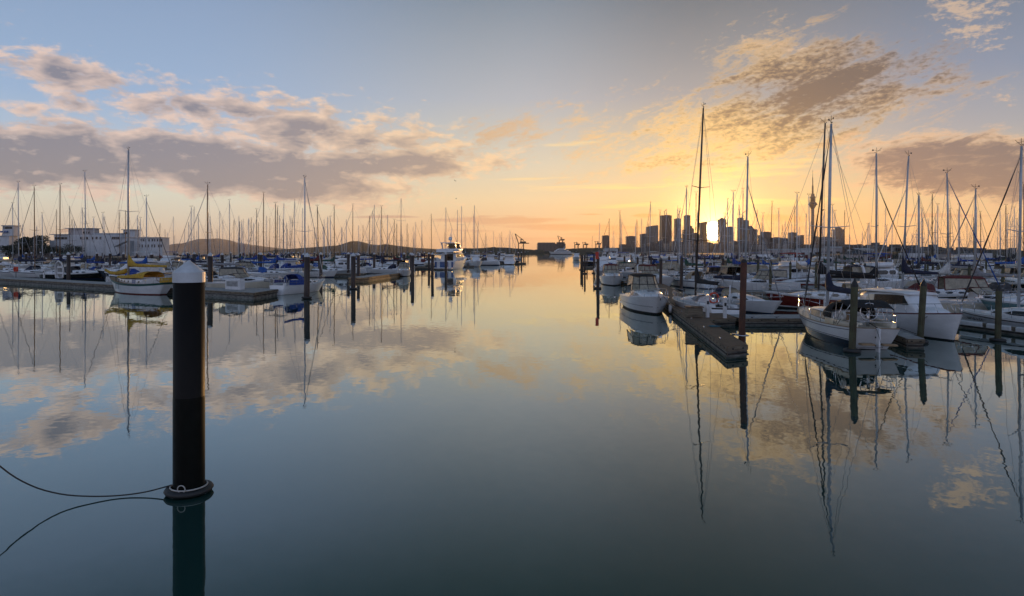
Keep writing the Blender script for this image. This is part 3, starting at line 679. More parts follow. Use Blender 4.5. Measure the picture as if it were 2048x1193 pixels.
# its mooring line, sagging away to the left
p0 = at(378, 985); rp = [p0+Vector((-.31, -.05, .15)), p0+Vector((-.42, -.06, .12)), at(290, 990, 12.0, 0)+Vector((0, 0, 0)), at(240, 0, 11.9), at(180, 0, 11.75), at(120, 0, 11.6), at(60, 0, 11.4), at(0, 0, 11.25), at(-90, 0, 11.0), at(-260, 0, 10.6)]
zz = [.15, .12, .055, .03, .07, .17, .40, .78, 1.6, 3.4]
for p, z in zip(rp, zz): p.z = z
cp = [p0+Vector((-.31, -.05, .15))]+rp[1:]; sm_ = []
for i in range(len(cp)-1):
    a, b, c_, d_ = cp[max(0, i-1)], cp[i], cp[i+1], cp[min(len(cp)-1, i+2)]
    for t in (0, .25, .5, .75): sm_.append(.5*((2*b)+(c_-a)*t+(2*a-5*b+4*c_-d_)*t*t+(3*b-a-3*c_+d_)*t*t*t))
sm_.append(cp[-1]); k = MB(); k.tube(sm_, .013, 7); tag(k.build('mooring_line', 'rope'), 'dark mooring rope sagging leftwards from the big foreground pile', 'rope')

P_LEFT = pile_proto('berth_pile', .27, 4.33, 'pile_brown', 'cap', .25, False, .17, 14)
P_RIGHT = pile_proto('timber_pile', .15, 3.4, 'pile_wood', 'cap_k', .30, False, .10, 8, True, .02)
left_piles = [(137, 100, 1), (25, 184), (52, 169), (63, 178), (81, 213), (103, 169), (112, 200), (136, 215), (145.5, 169), (162, 200), (194, 154), (219.6, 162), (246.6, 140), (303.5, 111), (333, 262),
    (388, 120), (398, 205), (420.5, 73.5), (444.7, 118), (461.7, 187), (480, 170), (484.5, 300), (499, 300), (507.5, 200), (521.5, 118), (518, 150), (537.5, 230), (548, 260), (571, 250), (577, 170), (587, 235), (596.5, 213), (607.7, 118),
    (613.5, 61.6, 2), (641.7, 105), (629, 230), (650, 260), (655.6, 250), (661.5, 255), (672, 265), (676, 310), (687, 290), (691.5, 280), (696.4, 121), (706.6, 77, 2), (717, 112), (734, 255), (744, 320), (748.5, 140), (762.5, 250), (768, 290),
    (808, 135), (825, 104), (822, 130), (836, 240), (849, 250), (858, 157), (864.7, 120), (891.8, 136), (273, 230), (290, 260), (12, 240), (36, 260), (180, 250), (205, 235), (232, 255), (355, 225), (375, 210),
    (903, 300), (917, 340), (931, 280), (946, 360), (958, 400), (966, 330), (983, 420), (996, 380), (998, 250), (1012, 450), (1036.6, 248), (1043, 262), (1050, 420), (1056, 480), (563, 330), (602, 350), (637, 360), (668, 400), (702, 350), (729, 380), (757, 400), (783, 330), (796, 420), (815, 360), (842, 400), (868, 380), (884, 440)]
right_piles = [(1162, 156, 3.9, 0, 'c'), (1165, 146, 3.9, 0, 'c'), (1169.6, 130, 3.9, 0, 'c'), (1174, 190, 3.9, 0, ''), (1188, 132, 3.9, 0, 'c'), (1195.5, 78, 4.0, .6, 'c'), (1321, 80, 3.7, 1, ''), (1362.4, 75, 4.0, 1.0, 'c'),
    (1483, 31.4, 4.12, 1.7, 'r'), (1704, 29, 3.30, 2.3, 'g'), (1840, 32, 3.15, 3.6, 'g'), (1995.5, 32.6, 2.85, 1.4, 'g'), (1515.6, 78, 3.5, 1, ''), (1540.3, 71, 3.6, 1.2, ''), (1580, 80, 3.3, 1, ''), (1631.5, 71, 3.4, 1.5, ''), (1655, 76, 3.2, 2, ''),
    (1728, 75, 3.2, 2.2, ''), (1777.7, 78, 3.1, 2, ''), (1799.7, 73, 3.1, 1.5, ''), (1825, 108, 3.1, 1, ''), (1850, 100, 3.1, 1, ''), (1855, 104, 3.1, 1, ''), (1866, 112, 3.1, 1, ''), (1879, 88, 3.1, 1.2, ''), (1884, 90, 3.1, 1, ''), (1928, 96, 3.0, 1, ''), (1937, 70, 3.2, 2, ''), (2004.6, 60, 3.3, 1.5, ''),
    (1213, 150, 3.8, 0, ''), (1228, 170, 3.8, 0, ''), (1249, 120, 3.7, 0, ''), (1262, 180, 3.7, 0, ''), (1275, 105, 3.7, .5, ''), (1286, 150, 3.7, 0, ''), (1302, 130, 3.7, .5, ''), (1338, 120, 3.7, .5, ''), (1351, 160, 3.7, 0, ''), (1385, 125, 3.6, .5, ''), (1409, 110, 3.6, .5, ''), (1428, 140, 3.6, .5, ''),
    (1446, 98, 3.6, .5, ''), (1466, 130, 3.6, .5, ''), (1499, 115, 3.6, .5, ''), (1530, 140, 3.5, .5, ''), (1560, 120, 3.5, .5, ''), (1598, 135, 3.5, .5, ''), (1618, 105, 3.5, .5, ''), (1672, 120, 3.4, .5, ''), (1690, 145, 3.4, .5, ''), (1716, 120, 3.3, .8, ''), (1745, 140, 3.3, .8, ''), (1764, 115, 3.3, .8, ''), (1812, 150, 3.2, .8, ''), (1896, 130, 3.2, .8, ''), (1955, 140, 3.2, .8, ''), (1972, 110, 3.2, .8, ''), (2022, 120, 3.2, .8, ''), (2040, 96, 3.2, .8, '')]
rr_ = random.Random(3)
for i in range(44): right_piles.append((rr_.uniform(1205, 2040), rr_.uniform(150, 330), 3.6, 0, ''))
rowname = [(90, 'nearest'), (115, 'second'), (150, 'third'), (190, 'fourth'), (240, 'fifth'), (300, 'sixth'), (370, 'seventh'), (460, 'eighth'), (9999, 'farthest')]
def row_of(Y):
    for y, n in rowname:
        if Y < y: return n
def collar(parent, r, rope=True):
    c_ = MB(); c_.torus((0, 0, .07), r+.12, .10, 'z', 18, 8); c_.build('float_collar', 'rubber', parent)
first = True; rows = {}
for e in left_piles: rows.setdefault(row_of(e[1]), []).append(e)
for rn, lst in rows.items():
    for i, e in enumerate(sorted(lst, key=lambda q: -q[0])):
        o = P_LEFT if first else copy_tree(P_LEFT); first = False
        o.location = at(e[0], 0, e[1]); o.location.z = rr_.uniform(-.10, .06); o.rotation_euler = (R(rr_.uniform(-.5, .5)), R(rr_.uniform(-.4, .4)), rr_.uniform(0, 6))
        ex = ''
        if len(e) > 2 and e[2] == 2: collar(o, .27); ex = 'collared '
        tag(o, f'{ex}brown pile, white cone cap, {ORD[i+1]} from the channel in {rn} row, left marina', 'mooring pile', 'white capped piles of the left marina')
caps = {}
first = True; rows = {}
def tint(o, child, m):
    for ch in o.children:
        if ch.name.split('.')[0] == child:
            ch.material_slots[0].link = 'OBJECT'; ch.material_slots[0].material = M[m] if isinstance(m, str) else m
for e in right_piles: rows.setdefault(row_of(e[1]), []).append(e)
for rn, lst in rows.items():
    for i, e in enumerate(sorted(lst, key=lambda q: q[0])):
        if e[4] == 'r':
            o = pile_proto('timber_pile', .15, e[2], 'pile_red', 'cap_k', .12, False, .05, 12, False, .10); place(o, at(e[0], 0, e[1]), 0, R(e[3]))
            hoop = MB(); hoop.torus((0, 0, .45), .30, .035, 'z', 20, 6); hoop.box((-.3, .2, .45), (.25, .12, .10), rz=.6); hoop.build('dock_hoop', 'steel', o)
            tag(o, 'rust red pile in a steel hoop at the near end of the brown finger dock', 'mooring pile'); continue
        o = copy_tree(P_RIGHT)
        place(o, at(e[0], 0, e[1]), rr_.uniform(0, 1), R(e[3])); o.scale = (1, 1, e[2]/3.4)
        if e[4] == 'g': o.scale = (1.0, 1.0, e[2]/3.4)
        col = 'greenish timber'
        tint(o, 'shaft', 'pile_wood')
        if e[1] > 74 and e[0] < 1460: tint(o, 'shaft', 'pile_brown'); col = 'dark timber'; o.scale = (1.25, 1.25, e[2]/3.4)
        ex = ''
        if e[4] in ('c', 'g'): collar(o, .15); ex = 'collared '
        tag(o, f'{ex}{col} pile, black tipped, {ORD[i+1]} from channel, {rn} row, right marina', 'mooring pile', 'black tipped piles of the right marina')
for ob in list(P_RIGHT.children)+[P_RIGHT]: bpy.data.objects.remove(ob)
# red and green beacon boards on the channel pile
bc = MB(); q = at(1195, 0, 77.4); bc.box((q.x-.05, q.y, 4.0), (.38, .06, .85)); tag(bc.build('beacon_board', 'orange'), 'red beacon board on the channel pile by the right marina entrance', 'beacon')

# ------------------------------------------------------------------ docks
def dock(pts, name, label, top=.5, deckm='concrete_l', floatm='concrete', walerm='waler', group='floating docks', seg=6.0, holes=True):
    """pts: outline seen from above, counter-clockwise"""
    pts = [Vector((p[0], p[1], 0)) for p in pts]; n = len(pts); c = sum(pts, Vector())/n; o = empty(name, c)
    P = [p-c for p in pts]
    d = MB(); d.add([(p.x, p.y, top) for p in P], [tuple(range(n))]); d.add([(p.x, p.y, top) for p in P]+[(p.x, p.y, top-.07) for p in P], [(i, n+i, n+(i+1) % n, (i+1) % n) for i in range(n)], 0); d.build('deck', deckm, o)
    f = MB(); inn = []
    for i in range(n):
        a, b, e = P[i-1], P[i], P[(i+1) % n]; inn.append(b-(b.normalized()*.10))
    f.add([(p.x, p.y, top-.07) for p in inn]+[(p.x, p.y, -.45) for p in inn], [(i, n+i, n+(i+1) % n, (i+1) % n) for i in range(n)], 0); f.build('float', floatm, o)
    w_ = MB()
    for i in range(n):
        a, b = P[i], P[(i+1) % n]; L_ = (b-a).length; dv = (b-a).normalized(); nv = Vector((dv.y, -dv.x, 0)); rz = atan2(dv.y, dv.x)
        ks = max(1, int(L_/seg))
        for k in range(ks):
            m0 = a+dv*(L_*(k+.5)/ks)+nv*.012
            w_.box((m0.x, m0.y, top-.12), (L_/ks-.05, .06, .20), 0, rz)
        w_.box(((a+b)/2+nv*.006)+Vector((0, 0, top-.33)), (L_-.1, .04, .05), 1, rz)
        if holes:
            hk = max(2, int(L_/.8))
            for k in range(hk):
                m0 = a+dv*(L_*(k+.5)/hk)+nv*.045; w_.box((m0.x, m0.y, top-.12), (.09, .02, .06), 1, rz)
    w_.build('waler', [walerm, 'dark'], o)
    tag(o, label, 'dock', group); return o
A = at(-140, 557); B = at(508, 599); C = at(572, 588)
u = (A-B).normalized(); nb = Vector((-u.y, u.x, 0));  nb = nb if nb.y > 0 else -nb
dock([A, B, C, B+u*9+nb*3.0, A+nb*3.0][::1], 'floating_dock', 'long grey concrete dock crossing the left side, the white ketch before it', .62)
a_, b_ = at(728, 564), at(728, 564)+Vector((1.9, 21, 0))
dock([a_, b_, b_+Vector((-2.4, .5, 0)), a_+Vector((-2.4, .5, 0))], 'floating_dock', 'sunlit finger dock running along the left edge of the channel', .62, 'concrete_l', 'sunlit_boards', 'sunlit_boards')
dock([(-46, 116), (-26.5, 116), (-26.5, 118.4), (-46, 118.4)], 'floating_dock', 'grey cross dock behind the sunlit finger dock', .55)
E1, E2 = Vector((9.1, 27.5, 0)), Vector((11.95, 50.1, 0)); dv = (E2-E1).normalized()
dock([E1, E1+Vector((1.05, .55, 0)), E1+dv*11.4+Vector((1.05, 0, 0)), E1+dv*11.4+Vector((3, .5, 0)), E2+dv*50+Vector((3.0, 0, 0)), E2+dv*50, ], 'floating_dock', 'long brown boarded finger dock reaching towards the viewer on the right', .47, 'boards')
dock([(13.9, 39.4), (44, 39.4), (44, 41.8), (13.9, 41.8)], 'floating_dock', 'grey walkway dock crossing behind the blue and white sloop', .44)
dock([(18.35, 30.2), (19.1, 30.1), (21.5, 39.3), (20.7, 39.3)], 'floating_dock', 'short finger dock between the blue and white sloop and the white launch', .45)
dock([(27.5, 32.0), (28.6, 32.0), (27.9, 39.3), (26.3, 39.3)], 'floating_dock', 'right edge finger dock carrying long white fender boxes', .45)
for i in range(3):
    f_ = MB(); yy = 37.6-i*1.75; f_.bbox((0, 0, 0), (1.55, .20, .26), .06)
    o = tag(f_.build('dock_fender', 'fender'), f'{["far", "middle", "near"][i]} long white fender box on the right edge finger dock', 'fender', 'white fender boxes on the right dock')
    o.location = (26.58+(38.4-yy)*.166-.13, yy, .33); o.rotation_euler = (0, 0, R(-80.5))
rr_ = random.Random(11); nd = 0
names = []
for (px, Y, L_, w_) in ((845, 163, 9, 1.4), (905, 185, 12, 1.5), (985, 232, 24, 2), (600, 150, 30, 2), (300, 150, 60, 2), (100, 172, 50, 2), (760, 200, 30, 2), (860, 270, 40, 2), (540, 240, 80, 2.2), (1290, 120, 14, 1.6), (1345, 101, 14, 1.8), (1430, 90, 26, 1.8), (1560, 67, 13, 1.8), (1620, 93, 34, 1.8), (1760, 66, 30, 1.8), (1860, 66, 24, 1.8), (1900, 97, 50, 2), (1500, 140, 60, 2), (1320, 170, 40, 2), (1750, 135, 80, 2)):
    c = at(px, 0, Y); side = 'left' if px < 1100 else 'right'; names.append(side)
    dock([(c.x-L_/2, Y-w_/2), (c.x+L_/2, Y-w_/2), (c.x+L_/2, Y+w_/2), (c.x-L_/2, Y+w_/2)], 'floating_dock', f'narrow grey cross dock among moored boats, {ORD[names.count(side)]} of those in the {side} marina', .45, holes=False)
for n, (px, Y0, Y1) in enumerate(((1300, 105, 240), (1480, 95, 300), (1640, 70, 230), (1830, 72, 220), (1560, 160, 320))):
    c = at(px, 0, Y0); d_ = Vector((.12+.10*n, 1, 0)).normalized()*(Y1-Y0); s_ = Vector((1.1, 0, 0))
    dock([c-s_, c+s_, c+s_+d_, c-s_+d_], 'floating_dock', f'pier walkway running away between boats, {ORD[n+1]} from the channel in the right marina', .46, holes=False)
for n, (px, Y0, Y1) in enumerate(((840, 175, 420), (690, 130, 400), (440, 125, 300), (250, 130, 210))):
    c = at(px, 0, Y0); d_ = Vector((-.10-.12*n, 1, 0)).normalized()*(Y1-Y0); s_ = Vector((1.1, 0, 0))
    dock([c-s_, c+s_, c+s_+d_, c-s_+d_], 'floating_dock', f'pier walkway running away between boats, {ORD[n+1]} from the channel in the left marina', .46, holes=False)
# dock furniture
def pedestal(x, y, z, label, h=1.15, m='fender'):
    mb = MB(); mb.bbox((0, 0, h/2), (.20, .20, h), .03); mb.bbox((0, 0, h+.06), (.26, .26, .12), .04, 0); o = mb.build('service_pedestal', m); o.location = (x, y, z); tag(o, label, 'pedestal', 'service pedestals on the docks')
    l_ = MB(); l_.box((0, -.112, h*.72), (.13, .015, .20)); l_.build('socket_panel', 'rubber', o); return o
q = E1+dv*12.3
pedestal(q.x+1.3, q.y, .47, 'white service pedestal beside the brown dock box', 1.25)
pedestal(q.x+2.2, q.y-.5, .47, 'white service pedestal behind the open stern of the racing yacht', 1.15)
pedestal(19.4, 40.2, .44, 'white service pedestal left of the sloop bow rail', 1.1); pedestal(20.9, 40.3, .44, 'white service pedestal right of the sloop bow rail', 1.05)
pedestal(at(88, 0, 93.5).x, 93.5, .62, 'white service pedestal on the long left dock', 1.3)
bx = MB(); bx.bbox((0, 0, .32), (.95, .55, .55), .04, 0); bx.bbox((0, 0, .64), (1.05, .62, .07), .02, 1); o = bx.build('dock_box', ['waler', 'boards']); o.location = (q.x+.45, q.y-.1, .475); tag(o, 'brown wooden dock box at the corner of the right finger dock', 'dock box')
bx = MB(); bx.bbox((0, 0, .5), (1.7, .7, 1.0), .05, 0); bx.box((0, -.355, .55), (1.3, .012, .5), 1); o = bx.build('dock_locker', ['fender', 'concrete_l']); o.location = at(470, 0, 66.0); o.location.z = .63; o.rotation_euler = (0, 0, R(-27)); o.scale = (1.25, 1, 1.05); tag(o, 'big white dock locker beside the tan canopied cruiser', 'dock locker')
lp = empty('lifebuoy_stand', at(32, 0, 95.0)); lp.location.z = .62
mb = MB(); mb.tube([(0, 0, 0), (0, 0, 1.35)], .04, 6); mb.build('post', 'rubber', lp); lifebuoy(lp, (0, -.08, 1.25), 'orange', 'y', .27, 'buoy_ring'); bb = MB(); bb.box((0, 0, 1.25), (.62, .05, .7)); bb.build('back_board', 'orange', lp); tag(lp, 'red lifebuoy on its post on the long left dock', 'lifebuoy')
# tender stood on its transom against the pile
tn = empty('upright_tender', at(123.5, 0, 93.6)); tn.location.z = .62
hl = Hull(2.5, 1.35, .42, .40, .50, tr=.80, rake=.06, draft=.12, p=2.6); hh = hl.build(tn, ['fender']*4, n=12); 
mb = MB()
for sd in (1, -1): mb.tube([hl.pt(i/10, hl.sheer(i/10)+.02, sd) for i in range(11)], .09, 7)
mb.build('gunwale', 'fender', tn); mb = MB(); mb.box((-.5, 0, .32), (.28, 1.1, .05)); mb.box((.35, 0, .34), (.28, .95, .05)); mb.build('thwart', 'fender', tn)
mb = MB(); mb.add([(hl.pt(i/10, .12, 1).x, hl.pt(i/10, .12, 1).y, .12) for i in range(11)]+[(hl.pt(i/10, .12, 1).x, -hl.pt(i/10, .12, 1).y, .12) for i in range(10, -1, -1)], [tuple(range(22))]); mb.build('floor', 'concrete_l', tn)
tn.rotation_euler = (0, R(-90), R(78)); tn.location.z = .62+1.25; tag(tn, 'white dinghy stood upright on the long left dock beside a pile', 'dinghy')

# ------------------------------------------------------------------ the boats in front
def finish(o, label, cat='sailboat', grp=None): tag(o, label, cat, grp); return o
def line(name, pts, label, r=.012, m='rope', grp='mooring lines'):
    k = MB(); k.tube(pts, r, 5); return tag(k.build(name, m), label, 'rope', grp)
def lettering(text, size, m, parent, mw, shear=0, space=1.0):
    cu = bpy.data.curves.new('lettering', 'FONT'); cu.body = text; cu.size = size; cu.extrude = .002; cu.shear = shear; cu.space_character = space
    tmp = bpy.data.objects.new('tmp', cu); COL.objects.link(tmp); me = bpy.data.meshes.new_from_object(tmp.evaluated_get(bpy.context.evaluated_depsgraph_get())); bpy.data.objects.remove(tmp)
    me.materials.clear(); me.materials.append(M[m]); o = bpy.data.objects.new('lettering', me); COL.objects.link(o); o.parent = parent; o.matrix_local = mw; return o
# blue and white sloop, stern to the viewer
o = empty('sloop'); Lh = 9.0; h = Hull(Lh, 2.8, 1.02, .98, 1.30, tr=.72, rake=.08, srake=.06, p=2.1, draft=.55)
h.build(o, ['antifoul_k', 'white', 'white', 'white'], boot=.02, stripe=.06, anti_z=.02)
# navy lower band with a white pin line above
bd = MB()
for sd in (1, -1):
    ts = [i/24 for i in range(25)]
    bd.loft([[h.pt(t, z+(.12*t), sd, .006) for z in (-.05, .18, .36)] for t in ts], closed=False)
bd.build('navy_band', 'navyhull', o); bd = MB()
for sd in (1, -1):
    bd.loft([[h.pt(t, z+.12*t, sd, .008) for z in (.40, .43)] for t in ts], closed=False)
    bd.loft([[h.pt(t, h.sheer(t)-z, sd, .008) for z in (.13, .10)] for t in ts], closed=False)
bd.build('pin_stripe', 'stripe_n', o)
h.deck(o, 'cream', rail='teak')
dz = lambda x: h.sheer(h.tx(x))-.03
c = Cabin([(-1.5, .98, dz(-1.5), .55), (.2, .98, dz(.2), .55), (1.2, .86, dz(1.2), .46), (2.2, .62, dz(2.2), .34), (2.9, .38, dz(2.9), .06)], tum=.38, crown=.10, rnd=.12); c.build(o, 'white')
for sd in (1, -1):
    c.window(o, [(-1.0, .26), (.9, .30), (1.75, .42), (1.95, .6), (1.3, .80), (-.9, .80)], sd, 'curtain')
    c.window(o, [(-1.06, .22), (.95, .25), (1.85, .38), (2.05, .62), (1.35, .84), (-.96, .84)], sd, 'rubber', 'window_frame', .004)
ck = MB()
for sd in (1, -1): ck.loft([[(x, sd*w1, dz(x)), (x, sd*w1, dz(x)+.30), (x, sd*(w1-.16), dz(x)+.32), (x, sd*(w1-.26), dz(x)+.02)] for x, w1 in ((-4.3, .95), (-3, 1.08), (-1.5, 1.10))], closed=True)
ck.add([(-4.4, .8, dz(-4.4)+.05), (-1.5, .85, dz(-1.5)+.05), (-1.5, -.85, dz(-1.5)+.05), (-4.4, -.8, dz(-4.4)+.05)], [(0, 1, 2, 3)], 1); ck.bbox((-1.52, 0, dz(-1.5)+.32), (.05, .55, .5), .01, 2)
for x in (-3.9, -3.2, -2.5): ck.bbox((x, .62, dz(x)+.22), (.62, .30, .10), .03, 1)
ck.build('cockpit', ['cream', 'cream', 'teak'], o)
hood(o, [(-.55, .80, dz(-.5)+.50, .05), (-.85, .95, dz(-.9)+.35, .42), (-1.4, 1.04, dz(-1.4)+.25, .86), (-2.1, 1.06, dz(-2)+.25, .92)], 'c_black', 'dodger')
dw = MB(); dw.add([(-.62, .45, dz(0)+.62), (-.62, -.45, dz(0)+.62), (-.92, -.5, dz(0)+.80), (-.92, .5, dz(0)+.80)], [(0, 1, 2, 3)]); dw.build('dodger_window', 'glass_lit', o)
hood(o, [(-2.6, .98, dz(-2.6)+1.10, .14), (-3.3, 1.0, dz(-3)+1.10, .20), (-4.1, .94, dz(-4)+.85, .12)], 'c_black', 'bimini', flat=.5)
tb_ = MB()
for sd in (1, -1):
    for x0_, x1_ in ((-2.6, -2.9), (-3.3, -3.0), (-4.1, -3.2)): tb_.tube([(x0_, sd*.98, dz(-3)+1.12), (x1_, sd*1.18, dz(-3)+.1)], .016, 5)
tb_.build('bimini_frame', 'steel', o)
rig(o, h, 1.0, 11.3, 'alloy', (.44,), 1.05, .40, 'navy', 'charcoal', dz=dz(1.0)+.42, cov_rise=1.0, mr=.08, jib_frac=.985)
railing(o, h, t1=.9); lifebuoy(o, (-3.9, 1.2, 1.5), 'rope_w', 'y', .16, 'coiled_line')
wb = MB(); wb.torus((-3.75, 0, dz(-3.7)+.75), .40, .022, 'x', 20, 6); wb.tube([(-3.65, 0, dz(-3.6)), (-3.68, 0, dz(-3.6)+.9)], .07, 8)
for k in range(4): a = pi/4*k; wb.tube([(-3.75, .4*cos(a), dz(-3.7)+.75+.4*sin(a)), (-3.75, -.4*cos(a), dz(-3.7)+.75-.4*sin(a))], .010, 4)
wb.build('wheel', 'steel', o)
# boarding steps moulded into the transom, rudder between
tr_ = MB()
for sd in (1, -1): tr_.bbox((-Lh/2-.16, sd*.48, .32), (.36, .62, .08), .03, 1)
tr_.build('transom_step', ['white', 'teak'], o)
ru = MB(); ru.bbox((-Lh/2-.16, 0, .30), (.34, .07, 1.5), .02); ru.box((-Lh/2-.02, 0, .62), (.08, .12, .07), 1); ru.box((-Lh/2-.02, 0, .25), (.08, .12, .07), 1); ru.tube([(-Lh/2-.1, 0, 1.05), (-Lh/2+.9, 0, 1.22)], .022, 5, 1); ru.build('rudder', ['white', 'rubber'], o)
place(o, (16.72, 33.7, 0), R(85.5), R(1.2)); finish(o, 'blue and white sloop with black canopy moored stern-on by the right piles')
line('mooring_line', [at(1707, 0, 28.6, 0)+Vector((0, 0, .25)), Vector((16.3, 28.6, .25)), Vector((16.2, 28.9, 1.05))], 'dark line from the sloop stern to the nearest right pile')

# white launch with a long dark wheelhouse window
o = empty('motor_launch'); h = Hull(8.4, 2.85, 1.02, 1.08, 1.42, tr=.86, rake=.045, srake=0, p=2.6, q=.68, full=.24, vee=.62, wide=.4); h.build(o, ['antifoul_k', 'antifoul_k', 'white', 'stripe_r'], boot=.05, stripe=.035, n=28)
h.deck(o, 'white', camber=.10, rail='stripe_r')
dz = lambda x: h.sheer(h.tx(x))-.03
c = Cabin([(-3.0, .95, dz(-3), 1.05), (-1.2, 1.12, dz(-1.2), 1.14), (.6, 1.12, dz(.6), 1.15), (1.25, 1.06, dz(1.25), 1.10), (2.05, .80, dz(2.05), .36)], tum=.13, crown=.10, rnd=.16); c.build(o, 'white', 'wheelhouse')
f2 = Cabin([(1.2, 1.0, dz(1.2), .42), (1.9, .88, dz(1.9), .36), (2.6, .66, dz(2.6), .26), (3.1, .42, dz(3.1), .05)], tum=.4, crown=.12, rnd=.14); f2.build(o, 'white', 'foredeck_coaming')
rf = MB(); rf.loft([[(x, w1, z_), (x, w1*.9, z_+.06), (x, 0, z_+.15), (x, -w1*.9, z_+.06), (x, -w1, z_), (x, 0, z_+.02)] for x, w1, z_ in ((-3.35, .80, dz(0)+1.05), (-2.8, .96, dz(0)+1.12), (.2, 1.05, dz(0)+1.17), (1.2, 1.00, dz(0)+1.15), (1.52, .84, dz(0)+1.11))], smooth=True); rf.lathe([(.22, 0), (.20, .06), (0, .09)], 12, (-1.6, 0, dz(0)+1.28)); rf.build('roof', 'white', o)
for sd in (1, -1):
    c.window(o, [(-1.3, .44), (1.30, .44), (1.60, .62), (1.22, .93), (-1.3, .93)], sd, 'tint')
    c.window(o, [(-1.34, .44), (-1.85, .46), (-2.2, .60), (-2.25, .72), (-2.0, .86), (-1.65, .92), (-1.34, .93)], sd, 'cream', 'blanked_window')
ws = MB(); ws.add([(1.82, -.78, dz(0)+.62), (1.82, .78, dz(0)+.62), (1.32, .76, dz(0)+1.08), (1.32, -.76, dz(0)+1.08)], [(0, 1, 2, 3)]); ws.build('windscreen', 'tint', o)
# the curved after frame of the wheelhouse side
for sd in (1, -1):
    a = MB(); a.loft([[(-4.15+.55*cos(t)-.0, sd*1.14, dz(-3.6)+.55+.62*sin(t)), (-4.05+.62*cos(t)+.12, sd*1.14, dz(-3.6)+.55+.72*sin(t))] for t in [pi*.5-pi*k/10 for k in range(11)]], closed=False); a.build('side_wing', 'white', o)
p_ = c.side(-3.1, .16, -1, .012); lettering('Mahine', .26, 'c_charcoal', o, Matrix.Translation((-3.15, p_.y, p_.z)) @ Matrix.Rotation(R(2), 4, 'Z') @ Matrix.Rotation(R(83), 4, 'X'), .35)
rl = MB()
def dp(t, s_, zz): p = h.pt(t, h.sheer(t), s_); return Vector((p.x, p.y*.93, p.z+zz))
ts = [.42, .50, .6, .7, .8, .9, .97]
for s_ in (1, -1):
    rl.tube([dp(t, s_, z_) for t, z_ in zip(ts, (.04, .34, .46, .5, .5, .5, .5))]+[h.pt(1, h.sheer(1), 1)+Vector((.12, 0, .5))], .017, 6)
    for t, z_ in list(zip(ts, (.04, .34, .46, .5, .5, .5, .5)))[1:]: rl.tube([dp(t+.02, s_, 0), dp(t, s_, z_)], .013, 5)
rl.build('bow_rail', 'steel', o)
HD = R(-88); LX, LY = 22.1-cos(HD)*4.1, 32.2-sin(HD)*4.1; place(o, (LX, LY, 0), HD, R(.6)); finish(o, 'white launch with long dark side window and bow to the right', 'motor boat')
mt = Matrix.Translation((LX, LY, 0)) @ Matrix.Rotation(HD, 4, 'Z')
wp = lambda x, y, z: mt @ Vector((x, y, z))
pz = at(1837, 0, 32)
line('mooring_line', [wp(1.2, -1.36, 1.12), wp(1.6, -1.45, .5)+Vector((-.2, -.2, 0)), Vector((pz.x+.15, pz.y+.1, .35))], 'dark spring line from the launch side down to the leaning pile', .014)
line('mooring_line', [wp(3.1, -.75, 1.28), wp(2.7, -1.1, .75), Vector((pz.x+.1, pz.y, .30))], 'dark bow line from the launch down to the leaning pile', .014)

# low white yacht at the right edge
o = sailboat('yacht', 8.6, 2.7, (.80, .78, .98), tr=.8, top=10.4, mxf=.06, stripe='white', boot='white', cover=None, jib='charcoal', dodger=None, win=0, ch=.52, rake=.07, boom_z=1.2, hull='grey', anti='antifoul_k')
h = HULLS[o.name]; st = MB()
for sd in (1, -1): st.loft([[h.pt(t, h.sheer(t)-z, sd, .008) for z in (.17, .12)] for t in [i/20 for i in range(21)]], closed=False)
st.build('sheer_stripe', 'blackhull', o)
dz = lambda x: h.sheer(h.tx(x))-.03
cc = Cabin([(-8.6*.16, h.hb(h.tx(-1.37))*.62, dz(-1.4), .64), (-8.6*.16+.25, h.hb(h.tx(-1.2))*.62, dz(-1.2), .66), (.5, h.hb(h.tx(.5))*.62, dz(.5), .52), (1.5, h.hb(h.tx(1.5))*.6, dz(1.5), .374), (2.5, h.hb(h.tx(2.5))*.45, dz(2.5), .05)], tum=.35)
for sd in (1, -1):
    cc.window(o, [(-.9, .30), (.35, .34), (.85, .52), (.25, .78), (-.7, .74)], sd); cc.window(o, [(.95, .40), (1.6, .40), (1.45, .72), (1.1, .66)], sd)
lt = lettering('MORAFE', .40, 'c_charcoal', o, Matrix(), 0, 1.05)
for v in lt.data.vertices: v.co = h.pt(.90-v.co.x/8.6, .30+v.co.y, 1, .014+v.co.z)     # the letters follow the hull side
place(o, (28.55, 36.0, 0), atan2(4, -.95), R(.9)); finish(o, 'low pale grey yacht with black sheer line at the right edge, lettering on its bow')

# white sloop with a blue and tan hood, bow to the right
o = sailboat('sloop', 8.4, 2.8, (.85, .80, 1.02), tr=.72, top=11.6, mxf=.07, stripe='white', boot='stripe_n', cover='navy', jib='grey', dodger=None, win=4, anti='antifoul_k', boom_z=1.25, jib_frac=.82, mm='alloy', rise=1.1)
h = HULLS[o.name]; wd = .86
hood(o, [(-.25, wd*.80, 1.22, .08), (-.55, wd*.95, 1.05, .40), (-1.0, wd, .98, .68)], 'c_tan', 'dodger'); hood(o, [(-1.0, wd*1.02, .98, .70), (-1.7, wd*1.03, .98, .72)], 'c_navy', 'dodger_roof')
fw = MB(); fw.add([(2.1, .30, 1.24), (2.1, -.30, 1.24), (1.7, -.34, 1.33), (1.7, .34, 1.33)], [(0, 1, 2, 3)]); fw.build('hatch', 'glass', o)
d_ = Vector((1.35, -3.1)).normalized(); place(o, (18.85-d_.x*4.0, 45.8-d_.y*4.0, 0), atan2(d_.y, d_.x), R(1.4)); finish(o, 'white sloop with tan and navy hood, bow to the right, behind the red pile')

